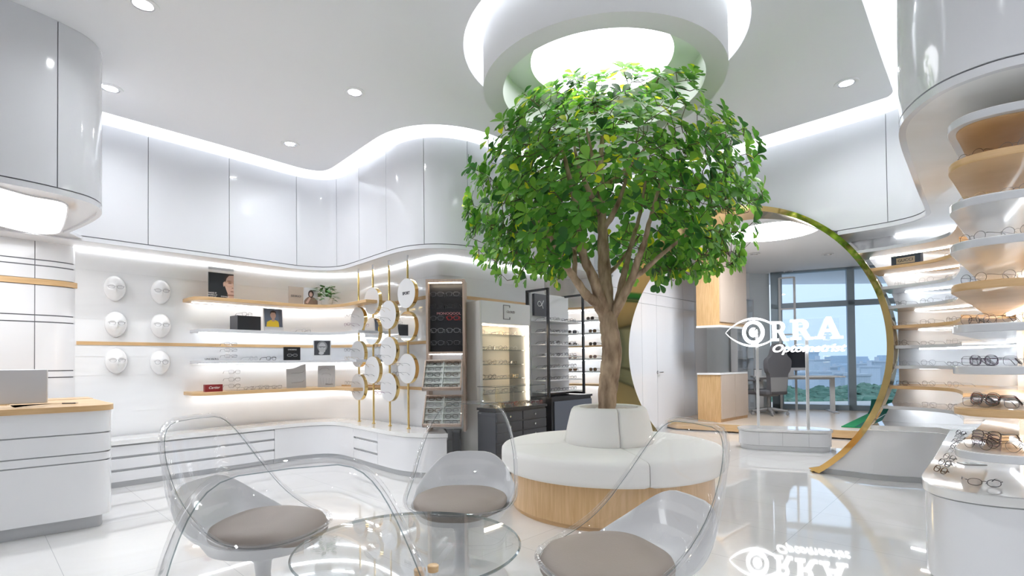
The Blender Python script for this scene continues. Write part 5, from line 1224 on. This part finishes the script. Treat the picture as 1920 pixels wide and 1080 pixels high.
# emblem: lens shaped outline, iris ring, pupil with notch
ec = su(1413); ez = 1.452; L0 = su(1361); R0 = su(1446)
def band(outer, inner): return [[outer[i], outer[i+1], inner[i+1], inner[i]] for i in range(len(outer)-1)]
def arc_(sgn, n=24, shrink=0.):
    out = []
    for k in range(n+1):
        f = k/n; x = L0+shrink*1.6+(R0+.10-L0-shrink*1.6)*f; xx = (x-L0)/(2*(ec-L0)); y = (.185-shrink*.75)*math.sin(PI*min(1,max(0,xx)))**.80 if xx < 1 else 0
        out.append((x, ez+sgn*max(0,y)))
    return [q for q in out if q[0] < R0+.03]
eye = []
for sg in (-1, 1):
    o_, i_ = arc_(sg), arc_(sg, shrink=.032); eye += band(o_, i_)
emit_(eye, 'eye_outline')
ir = [( ec+.128*math.cos(a), ez+.150*math.sin(a)) for a in [2*PI*k/48 for k in range(49)]]; ii = [(ec+.088*math.cos(a), ez+.108*math.sin(a)) for a in [2*PI*k/48 for k in range(49)]]
emit_(band(ir, ii), 'iris_ring')
pu = [(ec, ez)]+[(ec+.05*math.cos(a), ez+.060*math.sin(a)) for a in [math.radians(62+k*(336/30)) for k in range(31)]]
emit_([pu], 'pupil')
def letR(x0, w_, z0, h_):
    th = .2*w_; ps = [[(x0,z0),(x0+.46*w_,z0),(x0+.46*w_,z0+.12*h_),(x0,z0+.12*h_)], [(x0,z0+h_),(x0,z0+.88*h_),(x0+.5*w_,z0+.88*h_),(x0+.5*w_,z0+h_)], [(x0+.12*w_,z0+.05*h_),(x0+.33*w_,z0+.05*h_),(x0+.33*w_,z0+.95*h_),(x0+.12*w_,z0+.95*h_)]]
    cx_, cz_ = x0+.5*w_, z0+.72*h_; o_ = [(cx_+.30*w_*math.cos(a), cz_+.28*h_*math.sin(a)) for a in [-PI/2+PI*k/16 for k in range(17)]]; i_ = [(cx_+.11*w_*math.cos(a), cz_+.15*h_*math.sin(a)) for a in [-PI/2+PI*k/16 for k in range(17)]]
    ps += band(o_, i_); ps.append([(x0+.3*w_,z0+.44*h_),(cx_,z0+.44*h_),(cx_,z0+.57*h_),(x0+.3*w_,z0+.57*h_)])
    ps.append([(x0+.42*w_,z0+.5*h_),(x0+.66*w_,z0+.5*h_),(x0+.86*w_,z0+.12*h_),(x0+1.0*w_,z0+.12*h_),(x0+1.0*w_,z0),(x0+.70*w_,z0)]); return ps
a0_, a1_ = su(1445), su(1479); emit_(letR(a0_, a1_-a0_, 1.335, .245), 'letter_r')
a0_, a1_ = su(1483), su(1525); emit_(letR(a0_, a1_-a0_, 1.345, .25), 'letter_r')
x0, x1 = su(1528), su(1581); w_ = x1-x0; z0 = 1.35; h_ = .265
emit_([[(x0,z0),(x0+.36*w_,z0),(x0+.36*w_,z0+.11*h_),(x0,z0+.11*h_)],[(x0+.60*w_,z0),(x0+w_,z0),(x0+w_,z0+.11*h_),(x0+.60*w_,z0+.11*h_)],
 [(x0+.10*w_,z0+.05*h_),(x0+.26*w_,z0+.05*h_),(x0+.54*w_,z0+.98*h_),(x0+.42*w_,z0+h_)],[(x0+.70*w_,z0+.05*h_),(x0+.90*w_,z0+.05*h_),(x0+.58*w_,z0+h_),(x0+.42*w_,z0+h_)],[(x0+.25*w_,z0+.32*h_),(x0+.75*w_,z0+.32*h_),(x0+.70*w_,z0+.45*h_),(x0+.30*w_,z0+.45*h_)]], 'letter_a')
text('optometrist_lettering', 'Optometrist', .135, MT['sign'], t, ((su(1446)+su(1581))/2, -.03, 1.238-zb), (PI/2,0,0), .012, shear=.35, off=.0022, sx=1.14)
# desk, monitor, chair
t = T('sit_stand_desk', 'white sit-stand desk by the window with pale metal legs', 'desk', (0,0,PZ))
dA = Vector((4.55,9.75,0)); dB = Vector((5.98,9.28,0)); dd = (dB-dA).normalized(); dn_ = Vector((-dd.y, dd.x, 0))
MB().obox(dA+ZZ*.645, dB-dA, dn_*.62, ZZ*.025).build('desktop', MT['paper'], t, bevel=.004); MB().obox(dA+dn_*.25+dd*.15+ZZ*.60, dd*1.2, dn_*.06, ZZ*.045).build('frame_beam', MT['silver'], t)
for u in (.12, 1.32):
    MB().obox(dA+dd*u+dn_*.26+ZZ*.02, dd*.075, dn_*.06, ZZ*.625).build('leg', MT['paper'], t); MB().obox(dA+dd*(u-.01)-dn_*.0+ZZ*.0, dd*.085, dn_*.60, ZZ*.02).build('foot', MT['silver'], t)
mp = dA+dd*.66+dn_*.36; t = T('desktop_monitor', 'dark screen all-in-one computer on the white desk behind the grey chair', 'computer', (mp.x,mp.y,PZ+.6705), math.atan2(dd.y,dd.x))
MB().box(-.30,-.012,.15,.30,.012,.50).build('screen', MT['screen'], t, bevel=.003); MB().box(-.30,-.013,.10,.30,.012,.15).build('chin', MT['silver'], t); MB().box(-.08,.0,.012,.08,.02,.13).build('stand', MT['silver'], t); MB().box(-.10,-.07,0,.10,.08,.012).build('base', MT['silver'], t)
q = dA+dd*.04+dn_*.25; t = T('desk_box', 'small white box with dark rim on the left end of the desk', 'box', (q.x,q.y,PZ+.6705), math.atan2(dd.y,dd.x)); MB().box(0,0,0,.13,.10,.12).build('body', MT['paper'], t); MB().box(-.002,-.002,.12,.132,.102,.13).build('lid', MT['char'], t)
q = Vector((4.56,9.22,PZ)); t = T('gaming_chair', 'grey winged high back office chair on castors seen from behind', 'office chair', q, math.radians(20))   # local -y faces the shop (back of chair)
bk = [(-.13,.0),(.17,0),(.205,.30),(.24,.36),(.27,.44),(.275,.55),(.24,.60),(.17,.66),(.13,.80),(.08,.85),(-.08,.85),(-.13,.80),(-.17,.66),(-.24,.60),(-.275,.55),(-.27,.44),(-.24,.36),(-.205,.30),(-.17,0)]
bk = [tuple(p) for p in smooth(bk, 3, True)]
MB().plate([(x,z) for x, z in bk], (0,-.22,.40), (1,0,0), (0,-.06,1), (0,.09,0)).build('backrest', MT['cgrey'], t, bevel=.02)
MB().plate([(-.17,.02),(.17,.02),(.195,.27),(-.195,.27)], (0,-.226,.40), (1,0,0), (0,-.06,1), (0,.01,0)).build('lower_back_panel', MT['cgreyl'], t)
MB().prism([(-.24,-.2),(.24,-.2),(.27,.25),(.2,.32),(-.2,.32),(-.27,.25)], .36,.45).build('seat', MT['cgrey'], t, bevel=.03)
for sg in (-1,1): a_ = MB().tube([(sg*.27,.0,.38),(sg*.31,.0,.42),(sg*.31,.02,.60)], .016, 8).build('armrest', MT['cgrey'], t); MB().box(sg*.31-.04,-.1,.60,sg*.31+.04,.14,.63).build('arm_pad', MT['cgrey'], a_, bevel=.01)
MB().tube([(0,0,.10),(0,0,.36)], .028, 14).build('gas_lift', MT['cgreyl'], t); MB().box(-.10,-.12,.33,.10,.12,.36).build('mechanism', MT['cgreyl'], t)
for k in range(5):
    a = 2*PI*k/5+.3; x, y = .30*math.cos(a), .30*math.sin(a); l = MB().tube([(0,0,.11),(x,y,.075)], [.030,.018], 8).build('base_arm', MT['cgreyl'], t); MB().plate(ell(0,0,.03,.03,16), (x-.012*math.sin(a)*-1, y-.0, .031), (math.cos(a),math.sin(a),0), (0,0,1), (-.024*math.sin(a),.024*math.cos(a),0)).build('castor', MT['cgreyl'], l)
# white rack frame by the window
q = W0+WDI*.15-WNO*.22; 
t = T('white_rack', 'slender white metal rack frame in front of the window corner', 'rack', (q.x,q.y,PZ), math.atan2(WDI.y,WDI.x))
w3 = wu(1490)-.15
for x in (0,w3): MB().box(x-.02,-.02,0,x+.02,.02,2.58).build('upright', MT['paper'], t)
for z in (.95,1.45,1.95,2.56): MB().box(0,-.015,z,w3,.015,z+.03).build('cross_bar', MT['paper'], t)
# putting mat
g0 = Vector((4.70,7.42,0)); gu = Vector((.674,.739,0)); gv = Vector((.739,-.674,0)); t = T('putting_mat', 'green golf putting mat with white line lying on the platform', 'putting mat', (0,0,PZ))
MB().obox(g0+SD*.0+ZZ*.001, gu*2.5, SD*.36, ZZ*.012).build('turf', MT['green'], t); MB().obox(g0+SD*.16+ZZ*.0132, gu*2.5, SD*.20, ZZ*.003).build('dark_turf', MT['greend'], t); MB().obox(g0+SD*.25+ZZ*.0165, gu*2.5, SD*.015, ZZ*.001).build('white_line', MT['paper'], t)
r_ = [(x_, z_) for x_, z_ in [(0,0),(.25,0),(.35,.05),(.42,.14),(.45,.22),(.40,.24),(.33,.16),(.2,.06),(0,.02)]]; MB().plate(r_, g0+gu*2.3, gu, ZZ, SD*.40).build('return_ramp', MT['greend'], t)

# ------------------------------------------------------------------ city outside, seen from a high floor
G = -15.0
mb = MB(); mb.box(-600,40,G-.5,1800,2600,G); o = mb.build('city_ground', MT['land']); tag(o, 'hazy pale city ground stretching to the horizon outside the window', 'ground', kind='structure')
random.seed(2)
def wmat(nm, c1, c2, sc):
    m = bpy.data.materials.new(nm); m.use_nodes = True; t_ = m.node_tree; b = t_.nodes.new('ShaderNodeTexBrick'); tc_ = t_.nodes.new('ShaderNodeTexCoord'); s_ = t_.nodes.new('ShaderNodeSeparateXYZ'); cb = t_.nodes.new('ShaderNodeCombineXYZ')
    t_.links.new(tc_.outputs['Object'], s_.inputs[0]); ad = t_.nodes.new('ShaderNodeMath'); t_.links.new(s_.outputs[0], ad.inputs[0]); t_.links.new(s_.outputs[1], ad.inputs[1]); t_.links.new(ad.outputs[0], cb.inputs[0]); t_.links.new(s_.outputs[2], cb.inputs[1]); t_.links.new(cb.outputs[0], b.inputs['Vector'])
    b.offset = 0; b.inputs['Scale'].default_value = sc; b.inputs['Color1'].default_value = (*c2,1); b.inputs['Color2'].default_value = (*c2,1); b.inputs['Mortar'].default_value = (*c1,1); b.inputs['Mortar Size'].default_value = .09; b.inputs['Brick Width'].default_value = .55; b.inputs['Row Height'].default_value = .5
    t_.links.new(b.outputs[0], t_.nodes['Principled BSDF'].inputs['Base Color']); t_.nodes['Principled BSDF'].inputs['Roughness'].default_value = .8; return m
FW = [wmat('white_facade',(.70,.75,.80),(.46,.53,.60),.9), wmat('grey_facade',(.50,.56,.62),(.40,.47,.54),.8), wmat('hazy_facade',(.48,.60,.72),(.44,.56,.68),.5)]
BL = [(1505,1535,662,400,2,'tall faint blue tower on the hazy skyline'),(1527,1556,676,330,0,'bright white office block on the skyline'),(1540,1570,690,420,1,'grey slab block right of the white office'),
 (1560,1580,688,520,2,'pale distant block at the middle of the skyline'),(1612,1630,684,450,1,'grey tower seen right of the window mullion'),(1626,1650,690,240,0,'white apartment block right of the mullion'),(1640,1664,680,300,1,'grey building beside the gold ring edge'),
 (1470,1500,694,300,0,'low white block behind the desk'),(1498,1530,700,260,1,'low grey block left of the white office'),(1535,1575,699,230,0,'long low white roofed building above the trees'),(1575,1600,703,210,1,'low grey building against the mullion'),(1600,1632,706,190,0,'low white house row right of the mullion')]
for x0, x1, yt, Y_, mi, lb in BL:
    k = (x0+x1)/2; xa = (x0-960)/970*Y_; xb = (x1-960)/970*Y_; zt2 = CAMH+(674-yt)/970*Y_; d_ = (xb-xa)*.8
    t = T('city_building', lb+' outside', 'building', (xa, Y_, G)); H_ = zt2-G
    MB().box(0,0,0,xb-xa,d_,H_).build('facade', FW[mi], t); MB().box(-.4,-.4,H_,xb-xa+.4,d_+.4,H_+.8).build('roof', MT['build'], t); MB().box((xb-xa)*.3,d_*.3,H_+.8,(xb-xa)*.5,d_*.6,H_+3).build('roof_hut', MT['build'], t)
far_ = MB()
for k in range(260):
    Y_ = random.uniform(560,1700); x = random.uniform(.45,.8)*Y_; w_ = random.uniform(8,30); h_ = random.uniform(4,13)*(1 if random.random() < .9 else 2); far_.box(x, Y_, G, x+w_, Y_+w_, G+h_)
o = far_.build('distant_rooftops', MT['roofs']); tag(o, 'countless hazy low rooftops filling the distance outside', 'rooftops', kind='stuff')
cn = MB()
def blob(c_, r):
    vs = []; n1, n2 = 7, 10
    for i in range(n1+1):
        v = PI*i/n1
        for j in range(n2): q = 2*PI*j/n2; rr = r*random.uniform(.8,1.15); vs.append((c_[0]+rr*math.sin(v)*math.cos(q), c_[1]+rr*math.sin(v)*math.sin(q), c_[2]+rr*.75*math.cos(v)))
    cn.add(vs, [(i*n2+j, i*n2+(j+1) % n2, (i+1)*n2+(j+1) % n2, (i+1)*n2+j) for i in range(n1) for j in range(n2)])
for k in range(1500):
    Y_ = random.uniform(70,182); x = random.uniform(.42,.82)*Y_; blob((x, Y_, G+random.uniform(1.5,5.5)), random.uniform(1.5,3.6))
o = cn.build('treetops', MT['canopy'], sharp=30); tag(o, 'dense mass of green treetops below the window', 'treetops', kind='stuff')
